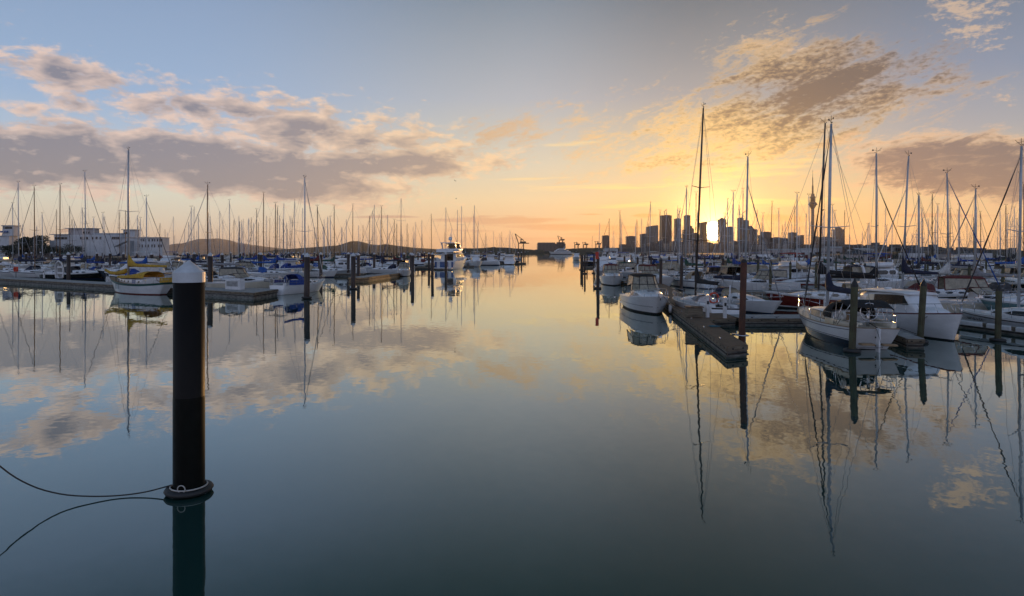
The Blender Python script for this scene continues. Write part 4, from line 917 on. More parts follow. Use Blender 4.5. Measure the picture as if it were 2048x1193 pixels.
# racing yacht with an open stern painted as shade and a tall black mast
o = sailboat('racing_yacht', 8.2, 2.6, (.80, .78, .95), tr=.92, top=14.9, mxf=.07, stripe='white', boot='stripe_r', cover='black', jib=None, dodger=None, win=0, anti='antifoul_r', boom_z=1.15, mm='alloy_d', spr=(.30, .58), rise=1.2, ch=.45)
for ch in list(o.children):
    if ch.name.startswith('cockpit') or ch.name.startswith('boom'): pass
dw = MB(); dw.loft([arch(dw, -.45, .8, 1.1, .10), arch(dw, -.9, .9, 1.05, .35), arch(dw, -1.5, .9, 1.0, .48)], closed=False); dw.build('dodger', 'c_grey', o)
tr_ = MB(); tr_.add([(-4.12, 1.0, .42), (-4.12, -1.0, .42), (-4.12, -1.12, .80), (-4.12, 1.12, .80)], [(0, 1, 2, 3)]); tr_.box((-4.13, 0, .36), (.03, 1.9, .02), 1); tr_.build('transom_shade', ['dark', 'stripe_r'], o, recalc=False)  # dark panel painted on as the shade inside an open stern
lifebuoy(o, (-2.7, .25, 1.35), 'orange', 'x', .34, 'lifebuoy'); sp_ = MB(); sp_.tube([(-3.9, -.25, .4), (-3.9, -.25, 2.3)], .05, 6); sp_.build('backstay_post', 'fender', o)
place(o, (13.35, 46.6, 0), atan2(7.4, -1.3), R(2.4)); finish(o, 'white racing yacht with open stern, red lifebuoy and the tallest black mast')
# maroon hulled yacht
o = sailboat('yacht', 9.0, 2.9, (.95, .92, 1.15), tr=.70, top=14.5, mxf=.05, hull='redhull', stripe='white', boot='white', cover='black', jib=None, dodger=None, win=4, anti='antifoul_k', mm='alloy_d', win_m='curtain')
place(o, (24.3, 50.6, 0), R(158), R(2.2)); finish(o, 'maroon hulled yacht with white deck behind the sloop bow')
# boats behind the launch
o = sailboat('sloop', 7.8, 2.6, (.85, .85, 1.0), top=12.05, hull='white', cover='black', jib='black', dodger='tan', win=2, anti='antifoul_k', stripe='grey', boom_z=1.3, jib_frac=.8)
place(o, (27.6, 50.2, 0), R(-14), R(.2)); finish(o, 'white sloop with pale tan hood and black headsail behind the launch stern')
o = sailboat('sloop', 8.2, 2.7, (.85, .85, 1.05), top=12.2, hull='white', cover='navy', jib='white', dodger='maroon', win=4, anti='antifoul_b', boom_z=1.6, jib_frac=.78, rise=1.3)
place(o, (32.0, 52.7, 0), R(192), R(2.6)); finish(o, 'white sloop with tall navy sail cover and maroon hood behind the launch')
o = sailboat('sloop', 9.2, 2.9, (.95, .95, 1.15), top=10.9, hull='blackhull', cover='white', jib='royal', dodger=None, win=4, anti='antifoul_k', boom_z=1.4, stripe='white', jib_frac=.97)
place(o, (35.3, 53.4, 0), R(-10), R(-.8)); finish(o, 'black hulled sloop with bright blue furled headsail')
o = sailboat('sloop', 8.0, 2.7, (.85, .85, 1.05), top=9.6, hull='white', cover='grey', jib='grey', dodger='charcoal', win=2, anti='antifoul_b', boom_z=1.3)
place(o, (38.5, 53.4, 0), R(175), R(.5)); finish(o, 'white sloop with grey sail cover, short mast, right of the blue headsail')
o = cruiser('motor_cruiser', 7.8, 2.7, 'cream', canvas='maroon', buoy='orange'); place(o, (33.2, 45.6, 0), R(-20), R(.5)); finish(o, 'cream cruiser with maroon canopy and red lifebuoy behind the launch bow', 'motor boat')
o = cruiser('motor_cruiser', 7.2, 2.5, 'tealhull', canvas='grey', win='glass'); place(o, (34.6, 42.6, 0), R(170), R(.5)); finish(o, 'pale teal hulled cruiser beyond the grey yacht at the right edge', 'motor boat')

# express cruisers at the right channel edge
EX = cruiser('motor_cruiser', 8.2, 2.95, 'white', canvas='black', stripe='antifoul_k'); place(EX, (10.2, 49.2, 0), R(-89), R(.3)); finish(EX, 'white express cruiser with black framed canopy, nearest at the channel edge', 'motor boat')
rd = MB(); rd.loft([[EX_pt for EX_pt in (HULLS[EX.name].pt(t, .52, sd, .012), HULLS[EX.name].pt(t, .58, sd, .012))] for sd in (1,) for t in [i/16 for i in range(17)]], closed=False); rd.loft([[HULLS[EX.name].pt(t, .52, -1, .012), HULLS[EX.name].pt(t, .58, -1, .012)] for t in [i/16 for i in range(17)]], closed=False); rd.build('rub_rail', 'grey', EX)
o = cruiser('motor_cruiser', 9.0, 3.1, 'white', canvas='maroon', stripe='antifoul_k'); place(o, (13.5, 88, 0), R(-94), 0); finish(o, 'white express cruiser with maroon edged canopy, second along the channel edge', 'motor boat')
o = cruiser('motor_cruiser', 8.6, 3.0, 'white', canvas='maroon', stripe='antifoul_k', arch_=True); place(o, (18.3, 84, 0), R(-66), 0); finish(o, 'white cruiser with radar arch right behind the nearest express cruiser', 'motor boat')
o = cruiser('motor_cruiser', 9.5, 3.2, 'blackhull', canvas='tan', fly=False, win='glass_lit'); place(o, (25.3, 99, 0), R(10), 0); finish(o, 'dark hulled cruiser with tan top right of the channel edge', 'motor boat')
o = sailboat('yacht', 9, 3.0, (.9, .9, 1.1), top=12.5, cover='green', jib='white', dodger='tan'); place(o, (22.2, 82, 0), R(110), R(.6)); finish(o, 'white yacht with green sail cover and tan hood behind the racing yacht')
o = cruiser('motor_cruiser', 8, 2.9, 'white', canvas='tan', stripe='stripe_r', win='glass'); place(o, (26.2, 80, 0), R(95), 0); finish(o, 'white cruiser with glinting arched canopy left of the red pile', 'motor boat')
o = cruiser('motor_cruiser', 9.5, 3.0, 'redhull', canvas='tan', stripe='stripe_r', win='glass_lit'); place(o, (32.2, 82, 0), R(-12), 0); finish(o, 'maroon and white cruiser with swept screen right of the red pile', 'motor boat')
o = cruiser('motor_cruiser', 9, 3.1, 'white', canvas='red', stripe='stripe_n', fly=True); place(o, (37.0, 83, 0), R(15), 0); finish(o, 'white flybridge boat with bright red bimini in the right marina', 'motor boat')
o = cruiser('motor_cruiser', 9, 3.1, 'cream', canvas='blue', stripe='stripe_n', fly=True); place(o, (44.0, 76, 0), R(10), 0); finish(o, 'cream flybridge boat with blue bimini in the right marina', 'motor boat')
# left side: wooden ketch under yellow covers
o = empty('wooden_cutter'); Lk = 11.6; h = Hull(Lk, 3.3, 1.32, 1.12, 1.78, tr=.30, rake=.10, srake=.10, p=1.8, q=.85, full=.34, draft=.8, wide=.48); h.build(o, ['antifoul_r', 'white', 'white', 'green'], boot=.02, stripe=.20, anti_z=.10, n=26); h.deck(o, 'teak', rail='green')
dz = lambda x: h.sheer(h.tx(x))-.04
c = Cabin([(-2.6, 1.05, dz(-2.6), .55), (.6, 1.05, dz(.6), .50), (2.8, .72, dz(2.8), .40), (3.0, .6, dz(3), .05)], tum=.1, crown=.10); c.build(o, 'white', 'coachroof')
for sd in (1, -1):
    for x in (-1.9, .1, .95, 1.75, 2.45):
        c.window(o, [(x+.13*cos(2*pi*k/10), .45+.24*sin(2*pi*k/10)) for k in range(10)], sd, 'glass', 'porthole')
    c.window(o, [(-1.25, .08), (-.6, .08), (-.6, .98), (-1.25, .98)], sd, 'bluehull', 'blue_panel', .02)
aw = MB(); ra = []
for x, w_, z_, hh in ((3.6, .35, dz(3.6)+.42, .10), (2.6, .95, dz(2.6)+.42, .22), (1.0, 1.20, dz(1)+.55, .32), (-.8, 1.26, dz(-.8)+.68, .48), (-2.0, 1.22, dz(-2)+.70, .68), (-3.0, 1.16, dz(-3)+.66, .70)): ra.append(arch(aw, x, w_, z_, hh, flat=.8))
aw.loft(ra, closed=False); aw.build('awning', 'c_yellow', o)
rig(o, h, 2.0, 15.8, 'alloy', (.52,), 1.35, .64, 'yellow', None, dz=dz(2.0)+.4, cov_rise=1.3, mr=.11, jib_frac=.9, back=True)
jc = MB(); rings = []
for i in range(9):
    u_ = i/8; x = 2.4+(4.3)*u_; z_ = 2.15-.02*u_-.25*sin(pi*u_)+(.35*max(0, u_-.8)*5)*.5; hh = .56*(1-.45*u_); rings.append([(x, 0, z_), (x, .15, z_+hh*.3), (x, .10, z_+hh*.8), (x, 0, z_+hh), (x, -.10, z_+hh*.8), (x, -.15, z_+hh*.3)])
jc.loft(rings); jc.build('staysail_cover', 'c_yellow', o)
bs = MB(); bs.tube([(4.6, 0, 1.95), (6.9, 0, 2.20)], [.09, .06], 8); bs.build('bowsprit', 'alloy_w', o); wi = MB(); wi.tube([(6.8, 0, 2.2), (2.1, 0, 14.6)], .012, 4); wi.tube([(6.8, 0, 2.2), (5.4, 0, .3)], .012, 4); wi.build('bobstay', 'wire', o)
bz = MB(); bz.bbox((-5.2, 0, dz(-5)+.35), (.5, 1.2, .5), .05); bz.build('stern_box', 'c_yellow', o); bz = MB(); bz.torus((-4.1, 0, dz(-4)+.62), .38, .03, 'x', 18, 6); bz.build('wheel', 'varnish', o)
railing(o, h, .03, .30, 3, .6, False, True)
fn = MB()
for t in (.60, .64, .68): p = h.pt(t, 1.0, 1, .02); fn.tube([p+Vector((0, 0, .9)), p+Vector((0, 0, -.5))], .018, 5)
fn.build('chainplate', 'rubber', o)
place(o, (-40.0, 69.6, 0), R(149), 0, .98); finish(o, 'white wooden cutter with green sheer strake and yellow canvas covers')
# white sloop with blue spray cloths, stern to the left
o = sailboat('sloop', 8.6, 2.9, (1.0, .95, 1.35), tr=.62, top=12.5, mxf=.06, hull='white', stripe='white', boot='white', anti='antifoul_k', cover='blue', jib='white', dodger='blue', buoy='fender', rake=.13, boom_z=1.5, mm='alloy_w', rise=.4, jib_frac=.98)
h = HULLS[o.name]; sc = MB()
for sd in (1, -1): sc.loft([[h.pt(t, h.sheer(t), sd, -.06)+Vector((0, 0, .04)), h.pt(t, h.sheer(t), sd, -.06)+Vector((0, 0, .56))] for t in (.08, .16, .24, .32, .38)], closed=False)
sc.build('spray_cloth', 'c_blue', o); gb = MB(); gb.box((-4.3, 0, 2.1), (.9, 2.1, .05)); gb.tube([(-4.0, 1.0, .9), (-4.2, 1.0, 2.1)], .025, 5); gb.tube([(-4.0, -1.0, .9), (-4.2, -1.0, 2.1)], .025, 5); gb.tube([(-4.55, .4, 1.5), (-4.55, 1.3, 1.5)], .16, 8); gb.build('stern_gantry', 'concrete_l', o)
place(o, (-22.9, 70.9, 0), R(73), 0); finish(o, 'white sloop with bright blue dodger and spray cloths beside the left dock end')
o = cruiser('motor_cruiser', 7.6, 2.8, 'cream', canvas='charcoal', win='c_tan' if False else 'glass_lit', stripe='stripe_r', top_h=.9); place(o, (-30.6, 74.5, 0), R(14), 0); finish(o, 'cream express cruiser with screens painted with sun glow behind the left dock', 'motor boat')
o = cruiser('motor_cruiser', 6.5, 2.5, 'cream', canvas='white', win='glass', stripe='stripe_n', top_h=.5); place(o, (-37.6, 82, 0), R(25), 0); finish(o, 'small cream cabin boat right of the big foreground pile', 'motor boat')
# boats lying behind the long left dock
for (x, Y, zt, kw, hd_, lb) in (
    (38, 112, 16.3, dict(cover='navy', jib='white', L=11, B=3.4, mm='alloy_w', dodger='navy'), 184, 'white yacht with navy sail cover, leftmost behind the long dock'),
    (70, 110, 15.4, dict(cover=None, jib='charcoal', L=10.5, B=3.2, mm='varnish', dodger=None, win=1), 178, 'white racing yacht with bare boom and brown mast behind the lifebuoy'),
    (120, 108, 15.5, dict(cover='navy', jib=None, L=10, B=3.2, mm='varnish', dodger='navy'), 182, 'white yacht with navy cover and brown mast behind the upright dinghy'),
    (172, 106, 17.4, dict(cover='charcoal', jib='charcoal', L=11.5, B=3.5, hull='blackhull', mm='alloy_w', dodger='charcoal', stripe='white'), 4, 'black hulled yacht with grey boom cover right of the upright dinghy'),
    (293, 94, 12.3, dict(cover='royal', jib='charcoal', L=9, B=3, mm='alloy_w', dodger='blue'), 5, 'white yacht with blue boom cover behind the yellow covered cutter'),
    (415, 82, 12.9, dict(cover='grey', jib='white', L=9.5, B=3, mm='varnish', dodger=None), 186, 'white yacht with brown mast right of the foreground pile'),
    (459, 150, 16.2, dict(cover='white', jib='white', L=10, B=3.2), 2, 'white yacht with white covers and single spreader mast, left marina'),
    (527, 128, 15.9, dict(cover='blue', jib='white', L=10, B=3.2, mm='varnish', dodger='blue'), 184, 'white yacht with bright blue sail cover behind the sloop with blue cloths')):
    o = sailboat('yacht', top=zt, **kw); m_ = (kw['L']*.06); a = R(hd_); p = at(x, 0, Y); place(o, (p.x-cos(a)*m_, p.y-sin(a)*m_, 0), a, R(-.6 if x in (38, 70, 172) else 0)); finish(o, lb)
o = cruiser('motor_launch', 11.5, 3.6, 'navyhull', canvas='white', fly=True, stripe='white', f=(1.2, 1.2, 1.6)); place(o, (at(265, 0, 104).x, 104, 0), R(182), 0); finish(o, 'navy hulled flybridge launch behind the yellow covered cutter', 'motor boat')

# tall motor yacht with a blue stern
o = empty('motor_yacht'); Ly = 17.5; h = Hull(Ly, 5.3, 2.1, 2.3, 3.3, tr=.94, rake=.10, srake=0, p=2.4, q=.7, full=.14, vee=.7, draft=.8); h.build(o, ['antifoul_k', 'white', 'white', 'white'], boot=.2); h.deck(o, 'white')
dz = lambda x: h.sheer(h.tx(x))-.04
tp = MB(); tp.box((-Ly/2-.05, 0, 1.25), (.06, 2.1, 1.35)); tp.box((-Ly/2-.05, 2.08, 1.25), (.06, .5, 1.35)); tp.box((-Ly/2-.05, -2.08, 1.25), (.06, .5, 1.35)); tp.build('blue_transom_panel', 'bluehull', o)
sp_ = MB(); sp_.bbox((-Ly/2-.6, 0, .42), (1.2, 4.4, .16), .04)
for sd in (1, -1):
    for k in range(5): sp_.box((-Ly/2-.12-.0*k, sd*1.5, .7+k*.3), (.22, .62, .05))
sp_.build('swim_platform', 'white', o)
c = Cabin([(-5.2, 2.05, dz(-5), 2.0), (-1, 2.1, dz(-1), 2.0), (2.6, 1.9, dz(2.6), 1.7), (4.6, 1.4, dz(4.6), .5), (6.4, .8, dz(6.4), .1)], tum=.16, crown=.1, rnd=.3); c.build(o, 'white', 'saloon')
for sd in (1, -1):
    c.window(o, [(-4.6, .45), (-1.0, .45), (-1.0, .82), (-4.2, .82)], sd); c.window(o, [(-.6, .45), (2.6, .5), (3.2, .62), (1.8, .82), (-.6, .82)], sd)
dr = MB(); dr.box((-5.23, -.3, dz(-5)+.95), (.05, 1.9, 1.65)); dr.build('saloon_door', 'glass', o)
ov = MB(); ov.bbox((-4.6, 0, dz(0)+2.12), (7.6, 4.5, .22), .08); ov.loft([[(x, -w1, z_), (x, w1, z_), (x, w1*1.02, z_+hh), (x, -w1*1.02, z_+hh)] for x, w1, z_, hh in ((-8.3, 2.1, dz(0)+2.22, .5), (-3, 2.15, dz(0)+2.22, .7), (1.2, 1.9, dz(0)+2.2, .85), (3.4, 1.1, dz(0)+2.1, .3))]); ov.build('flybridge', 'white', o)
ht = MB(); ht.bbox((-3.4, 0, dz(0)+4.35), (5.2, 3.7, .16), .06)
for sd in (1, -1):
    ht.loft([[(x0_, sd*1.75, z_), (x0_+.8, sd*1.75, z_), (x0_+.8, sd*1.65, z_), (x0_, sd*1.65, z_)] for x0_, z_ in ((-4.8, dz(0)+2.9), (-5.6, dz(0)+4.3))]); ht.loft([[(x0_, sd*1.7, z_), (x0_+.5, sd*1.7, z_), (x0_+.5, sd*1.6, z_), (x0_, sd*1.6, z_)] for x0_, z_ in ((.2, dz(0)+2.9), (-1.4, dz(0)+4.3))])
ht.build('hardtop', 'white', o)
ww = MB(); ww.loft([[(.9, -1.6, dz(0)+3.0), (.9, 1.6, dz(0)+3.0)], [(-.9, -1.55, dz(0)+4.25), (-.9, 1.55, dz(0)+4.25)]], closed=False); ww.build('flybridge_screen', 'glass_lit', o)
mm2 = MB(); mm2.lathe([(0, 0), (.5, .1), (.55, .5), (.4, .9), (0, 1.05)], 14, (-3.2, 0, dz(0)+4.9)); mm2.tube([(-3.2, 0, dz(0)+4.4), (-3.2, 0, dz(0)+5)], .12, 8); mm2.tube([(-3.6, -.4, dz(0)+4.4), (-3.7, -.4, dz(0)+8.0)], .05, 6); mm2.box((-3.7, -.4, dz(0)+6.3), (.1, 1.6, .06)); mm2.build('radar_mast', 'white', o)
for sd in (1, -1):
    for k in range(3):
        pp = h.pt(.5+.09*k, 1.35, sd, .02); q_ = MB(); q_.torus(pp, .16, .02, 'y', 10, 4); q_.lathe([(0, -.01), (.15, 0)], 10, pp); q_.build('porthole', 'glass', o)
a = R(79); place(o, (-16.5+cos(a)*Ly/2, 158+sin(a)*Ly/2, 0), a, 0); finish(o, 'tall white motor yacht with blue stern glowing in the low sun', 'motor yacht')
for (x, Y, L_, hd_, cv, lb, kw) in ((1020, 225, 13, 88, 'black', 'white flybridge boat with black canopies, stern-on at the left channel edge', dict(B=4.2)), (980, 250, 11, 95, 'blue', 'white flybridge boat with blue canopy left of the stern-on one', dict(B=3.9)), (1003, 300, 12, 90, 'white', 'white flybridge boat seen stern-on between two others near the crane', dict(B=4.4)),
        (1153, 330, 12, -92, 'black', 'white flybridge boat far up the right side of the channel', dict(B=4)), (1222, 150, 11, -85, 'maroon', 'white flybridge boat behind the second express cruiser', dict(B=3.8)), (1205, 118, 9, -100, 'grey', 'white flybridge boat by the red beacon board', dict(B=3.2)), (952, 190, 10, -80, 'white', 'white flybridge boat right of the blue sterned motor yacht', dict(B=3.4))):
    o = cruiser('motor_launch', L_, canvas=cv, fly=True, arch_=True, f=(1.25, 1.3, 1.7), **kw); place(o, at(x, 0, Y), R(hd_), 0); finish(o, lb, 'motor boat')

# cleats, coiled hoses and a few more lines
def cleat(p, rz, lb):
    k = MB(); k.tube([(-.16, 0, .09), (-.08, 0, .07), (.08, 0, .07), (.16, 0, .09)], .018, 6); k.box((0, 0, .035), (.12, .05, .07)); o = k.build('cleat', 'steel'); o.location = p; o.rotation_euler = (0, 0, rz); tag(o, lb, 'cleat', 'dock cleats')
for i in range(5):
    q = E1+dv*(2.2+i*4.4)+Vector((.12, 0, .475)); cleat(q, R(83), f'steel cleat on the brown finger dock, {ORD[i+1]} from its near end')
for i in range(4): cleat(Vector((14.6+i*1.5, 39.55, .445)), 0, f'steel cleat on the grey walkway dock, {ORD[i+1]} from its left end')
hb = EX.matrix_basis.copy(); ep = lambda x, y, z: hb @ Vector((x, y, z))
bpy.context.view_layer.update(); hb = EX.matrix_world.copy()
q = E1+dv*15.4+Vector((.12, 0, .55)); b_ = ep(3.6, .25, 1.45); line('mooring_line', [b_, (b_+q)/2+Vector((0, 0, -.18)), q], 'dark bow line from the nearest express cruiser to the finger dock', .014)
q = E1+dv*19+Vector((.12, 0, .55)); b_ = ep(3.2, .5, 1.4); line('mooring_line', [b_, (b_+q)/2+Vector((0, 0, -.12)), q], 'pale spring line from the nearest express cruiser to the finger dock', .014, 'rope_w')
fd = MB(); fd.lathe([(0, -.32), (.10, -.27), (.13, -.1), (.13, .1), (.10, .27), (.03, .32), (0, .34)], 10); o = fd.build('hanging_fender', 'fender'); o.location = (11.35, 46.6, .38); tag(o, 'white fender between the nearest express cruiser and the finger dock', 'fender')
pc = at(706.6, 0, 77); line('mooring_line', [Vector((-21.2, 75.2, 1.3)), Vector((-20.4, 75.8, .65)), Vector((-19.5, 76.6, .3)), pc+Vector((-.3, 0, .15))], 'thin line from the blue clothed sloop bow to the collared channel pile', .016)
line('mooring_line', [Vector((-21.4, 75.0, 1.2)), Vector((-20.6, 73.0, .6)), at(613.5, 0, 61.6)+Vector((.2, .2, .12))], 'thin line from the blue clothed sloop bow back to the near collared pile', .014)
hs = MB(); hs.tube([(.22*cos(t*.7)*(1+.02*t), .22*sin(t*.7)*(1+.02*t), .02+.002*t) for t in range(28)], .014, 5); o = hs.build('coiled_hose', 'c_teal'); o.location = tuple(E1+dv*7+Vector((.75, 0, .475))); tag(o, 'coiled dark hose lying on the brown finger dock', 'hose')

# ------------------------------------------------------------------ the fleet behind
mastsL = [(85,428),(113,419),(140,412),(144.6,438),(166,415.5),(189,437),(209.5,433),(239,421),(250.5,421),(274,431),(319,446.6),(335,465),(347,433),(369,457),(388,413),(397.5,432.5),(417.5,425),(420.5,437),(438.5,422),(445.6,440.6),(467.7,440),(478,432),(484,444),(486.6,438),(498,439),(501,435),(506.5,446),(513.5,420),(517,445),(534,432),(539,436),(550,408),(553,415),(560,431),(567,407),(572.6,445.6),(580,432),(584,436),(589,402),(603.5,417),(617,450),(629,455),(637.5,414),(646,450),(649,438.6),(655,433.5),(661,435),(684,454),(683,454),(692.5,439),(705,410),(717,451),(725.7,450),(739,432),(745,421),(748,410),(752,458),(764.5,414),(775,430),(787,441),(793,448),(802.5,397),(805,468.5),(817,467),(827,454),(831,444),(843,440),(863,427.7),(891.6,415),(913.8,420),(923,413),(930.5,444),(947.5,428),(950,411),(955,443),(971,466),(973,472),(987,463),(993.5,479.6),(1000.5,467),(1003.6,464),(1012,476),(1019.7,460.6),(1026,466),(1031,475)]
mastsR = [(1184,471.5),(1197,445.5),(1224.7,461),(1227.8,462),(1239,433.5),(1242,445),(1270,446.5),(1283,436.6),(1289.7,452),(1298,406.6),(1329,420),(1349,447),(1364.6,451),(1391.4,386.5),(1394,423.6),(1462,409.7),(1475,421),(1484,379.5),(1512,419.7),(1524.6,450),(1541,405),(1563,449),(1583,444),(1589.5,412),(1598,453.5),(1654,456.5),(1687.3,421),(1698.7,468.6),(1723.5,462.5),(1734,450),(1740,468.6),(1715.7,481),(1734.8,449.6),(1767.8,415.4),(1773,452.4),(1782.6,445.3),(1806.9,475),(1823.4,466.7),(1831.4,463.8),(1844.8,476),(1860.7,481),(1885.8,483.8),(1909.7,479.5),(1918.9,473.8),(1947.4,453.3),(1952.2,413.4),(1956.5,479.5),(1987.8,488),(1994,441.6),(2000,448.7),(2009.5,491),(2034,439.6)]
hullc = {'white': 'white', 'cream': 'cream', 'grey': 'pale grey', 'navyhull': 'navy', 'redhull': 'maroon', 'blackhull': 'black', 'bluehull': 'blue', 'tealhull': 'teal'}
protos = []
for (L, B, zt, mm, ch, dodg, win, spr, fr, jib) in ((10.5, 3.3, 14.5, 'alloy', .42, 'navy', 4, (.48,), (.95, .92, 1.25), 'white'), (9.2, 3.0, 13.0, 'alloy_w', .46, None, 2, (.5,), (.9, .86, 1.15), 'grey'),
        (11.5, 3.6, 16.0, 'alloy', .40, 'charcoal', 1, (.36, .66), (1.05, 1.0, 1.35), 'navy'), (9.8, 3.1, 13.5, 'alloy_d', .44, 'blue', 4, (.5,), (.95, .9, 1.3), None), (8.2, 2.7, 11.5, 'alloy_w', .48, 'tan', 2, (.5,), (.85, .82, 1.05), 'royal')):
    protos.append((sailboat('yacht', L, B, fr, top=zt, mm=mm, ch=ch, dodger=dodg, win=win, spr=spr, jib=jib, cover='navy', stripe='white'), L, zt))
mprotos = [(cruiser('motor_cruiser', 9, 3.1, 'white', canvas='navy'), 9), (cruiser('motor_cruiser', 11, 3.7, 'white', canvas='white', fly=True, arch_=True, f=(1.15, 1.2, 1.55)), 11), (cruiser('motor_cruiser', 8, 2.9, 'white', canvas='tan', arch_=True), 8), (cruiser('motor_cruiser', 12, 4.0, 'white', canvas='black', fly=True, f=(1.2, 1.25, 1.7), swim=False), 12)]
used = set(); taken = []
for o_ in scene.objects:
    if o_.parent is None and o_.get('category') in ('sailboat', 'motor boat', 'motor yacht') and o_.get('label'): taken.append((o_.location.x, o_.location.y))
def keep_clear(x, y):
    px = x/y*F+CX
    return (815 < px < 985 and 85 < y < 175) or (855 < px < 962 and y < 200) or (1190 < px < 1350 and 40 < y < 108) or (1350 < px < 1500 and y < 80) or (205 < px < 380 and y < 100) or (px > 1500 and y < 70)
def free(x, y, w=8.0, d=3.4): return not keep_clear(x, y) and all(abs(x-a) > w or abs(y-b) > d for a, b in taken)
fleet = []     # (object, side, Y, x, hull, cover, kind)
rf_ = random.Random(21)
covers = ['navy', 'navy', 'blue', 'royal', 'white', 'grey', 'charcoal', 'green', 'black', 'maroon', 'tan', 'navy']
hulls = ['white']*11+['cream', 'grey', 'navyhull', 'redhull', 'blackhull', 'bluehull']
def tint_i(o, child, idx, m):
    for ch in o.children:
        if ch.name.split('.')[0] == child: ch.material_slots[idx].link = 'OBJECT'; ch.material_slots[idx].material = M[m]
def put_yacht(X, Y, top_z=None, side='L', lean=0.0):
    # choose a hull whose mast suits, scale it to reach the wanted masthead
    pr = min(protos, key=lambda q: abs(q[2]-(top_z or 13))+rf_.uniform(0, 2.5)); base, L, zt = pr
    sc = (top_z/zt) if top_z else rf_.uniform(.82, 1.05)
    far = Y > 120; nojib = ('furled_headsail',) if rf_.random() < .45 else ()
    o = copy_tree(base, None, skip=nojib+(('rail', 'window', 'wheel', 'masthead_gear') if Y > 150 else ('rail', 'wheel') if far else ()))
    used.add(base.name)
    hd_ = R(rf_.choice((0, 180))+rf_.gauss(0, 9)) if rf_.random() < .82 else R(rf_.choice((90, -90))+rf_.gauss(0, 8))
    m_ = L*.06*sc; cv = rf_.choice(covers); hc = rf_.choice(hulls)
    place(o, (X-cos(hd_)*m_, Y-sin(hd_)*m_, 0), hd_, lean, sc); tint(o, 'sail_cover', 'c_'+cv)
    if hc != 'white': tint_i(o, 'hull', 2, hc)
    if rf_.random() < .5: tint(o, 'dodger', 'c_'+cv)
    if rf_.random() < .4: tint(o, 'mast', rf_.choice(('varnish', 'alloy_w', 'alloy_d', 'alloy')))
    if rf_.random() < .7: tint(o, 'furled_headsail', rf_.choice(('c_navy', 'c_grey', 'c_white', 'c_white', 'c_grey', 'c_charcoal')))
    taken.append((X, Y)); fleet.append((o, side, Y, X, hc, cv, 'sailboat'))
def put_motor(X, Y, side='L'):
    base, L = rf_.choice(mprotos if not (side == 'R' and Y < 135) else [mprotos[0], mprotos[2]])
    o = copy_tree(base, None, skip=(('bow_rail', 'anchor', 'hatch', 'screen_frame', 'boarding_ladder') if Y > 150 else ()))
    used.add(base.name); hd_ = R(rf_.choice((0, 180, 90, -90))+rf_.gauss(0, 8)); cv = rf_.choice(covers); hc = rf_.choice(hulls)
    place(o, (X, Y, 0), hd_, 0, rf_.uniform(.85, 1.08)); tint(o, 'canvas_top', 'c_'+cv); tint(o, 'bimini', 'c_'+cv)
    if hc != 'white': tint_i(o, 'hull', 2, hc)
    taken.append((X, Y)); fleet.append((o, side, Y, X, hc, cv, 'motor boat'))
def chan(Y, side):       # X of the channel edge at distance Y
    return at(1050-170*max(0, (260-Y))/160, 0, Y).x if side == 'L' else at(1196+max(0, 90-Y)*1.2, 0, Y).x+2
for side, ml in (('L', mastsL), ('R', mastsR)):
    for x, yt in ml:
        best = None
        for _t in range(120):
            hz = rf_.uniform(11.0 if side == 'L' or x < 1600 else 8.2, 17.5+max(0, _t-60)*.08); Y = (hz-H)*F/(HY-yt)
            if side == 'L' and x < 330 and Y > 215: continue
            if side == 'R' and x > 1600 and Y > 186: continue
            if side == 'L' and Y < 100: continue
            if side == 'R' and Y < 60: continue
            X = at(x, 0, Y).x
            if free(X, Y): best = (X, Y, hz); break
        if best: put_yacht(*best, side=side, lean=R(rf_.gauss(0, .5)) if side == 'L' else R(max(0, rf_.gauss(1.0, .7))))
# more boats between them
def fill(n, side, x0, x1, Y0, Y1, pm, ymax=None, big=8.0):
    c_ = 0
    for _ in range(n*12):
        if c_ >= n: break
        Y = 1/rf_.uniform(1/Y1, 1/Y0); px = rf_.uniform(x0, x1); X = at(px, 0, Y).x
        if side == 'L' and (px < 330 and Y > 215 or X > chan(Y, 'L')): continue
        if side == 'R' and (px > 1600 and Y > 182 or X < chan(Y, 'R')): continue
        if not free(X, Y, big, 3.6): continue
        (put_motor if rf_.random() < pm else put_yacht)(X, Y, side=side); c_ += 1
fill(26, 'L', 0, 900, 112, 170, .62); fill(34, 'L', 0, 1050, 170, 300, .45); fill(28, 'L', 340, 1050, 300, 560, .4)
fill(24, 'R', 1290, 2060, 70, 98, .35, big=6.5); fill(46, 'R', 1230, 2060, 90, 150, .40, big=7); fill(62, 'R', 1215, 2060, 140, 235, .30, big=7.0); fill(44, 'R', 1200, 1620, 235, 480, .35)
for pr_ in [p[0] for p in protos]+[p[0] for p in mprotos]:
    for ob in list(pr_.children_recursive)+[pr_]: bpy.data.objects.remove(ob)
cnt = {}
for (o, side, Y, X, hc, cv, kind) in sorted(fleet, key=lambda q: abs(q[3])):
    rn = row_of(Y); s_ = 'left' if side == 'L' else 'right'; key = (s_, rn, kind, hc, cv); cnt.setdefault(key, []).append(o)
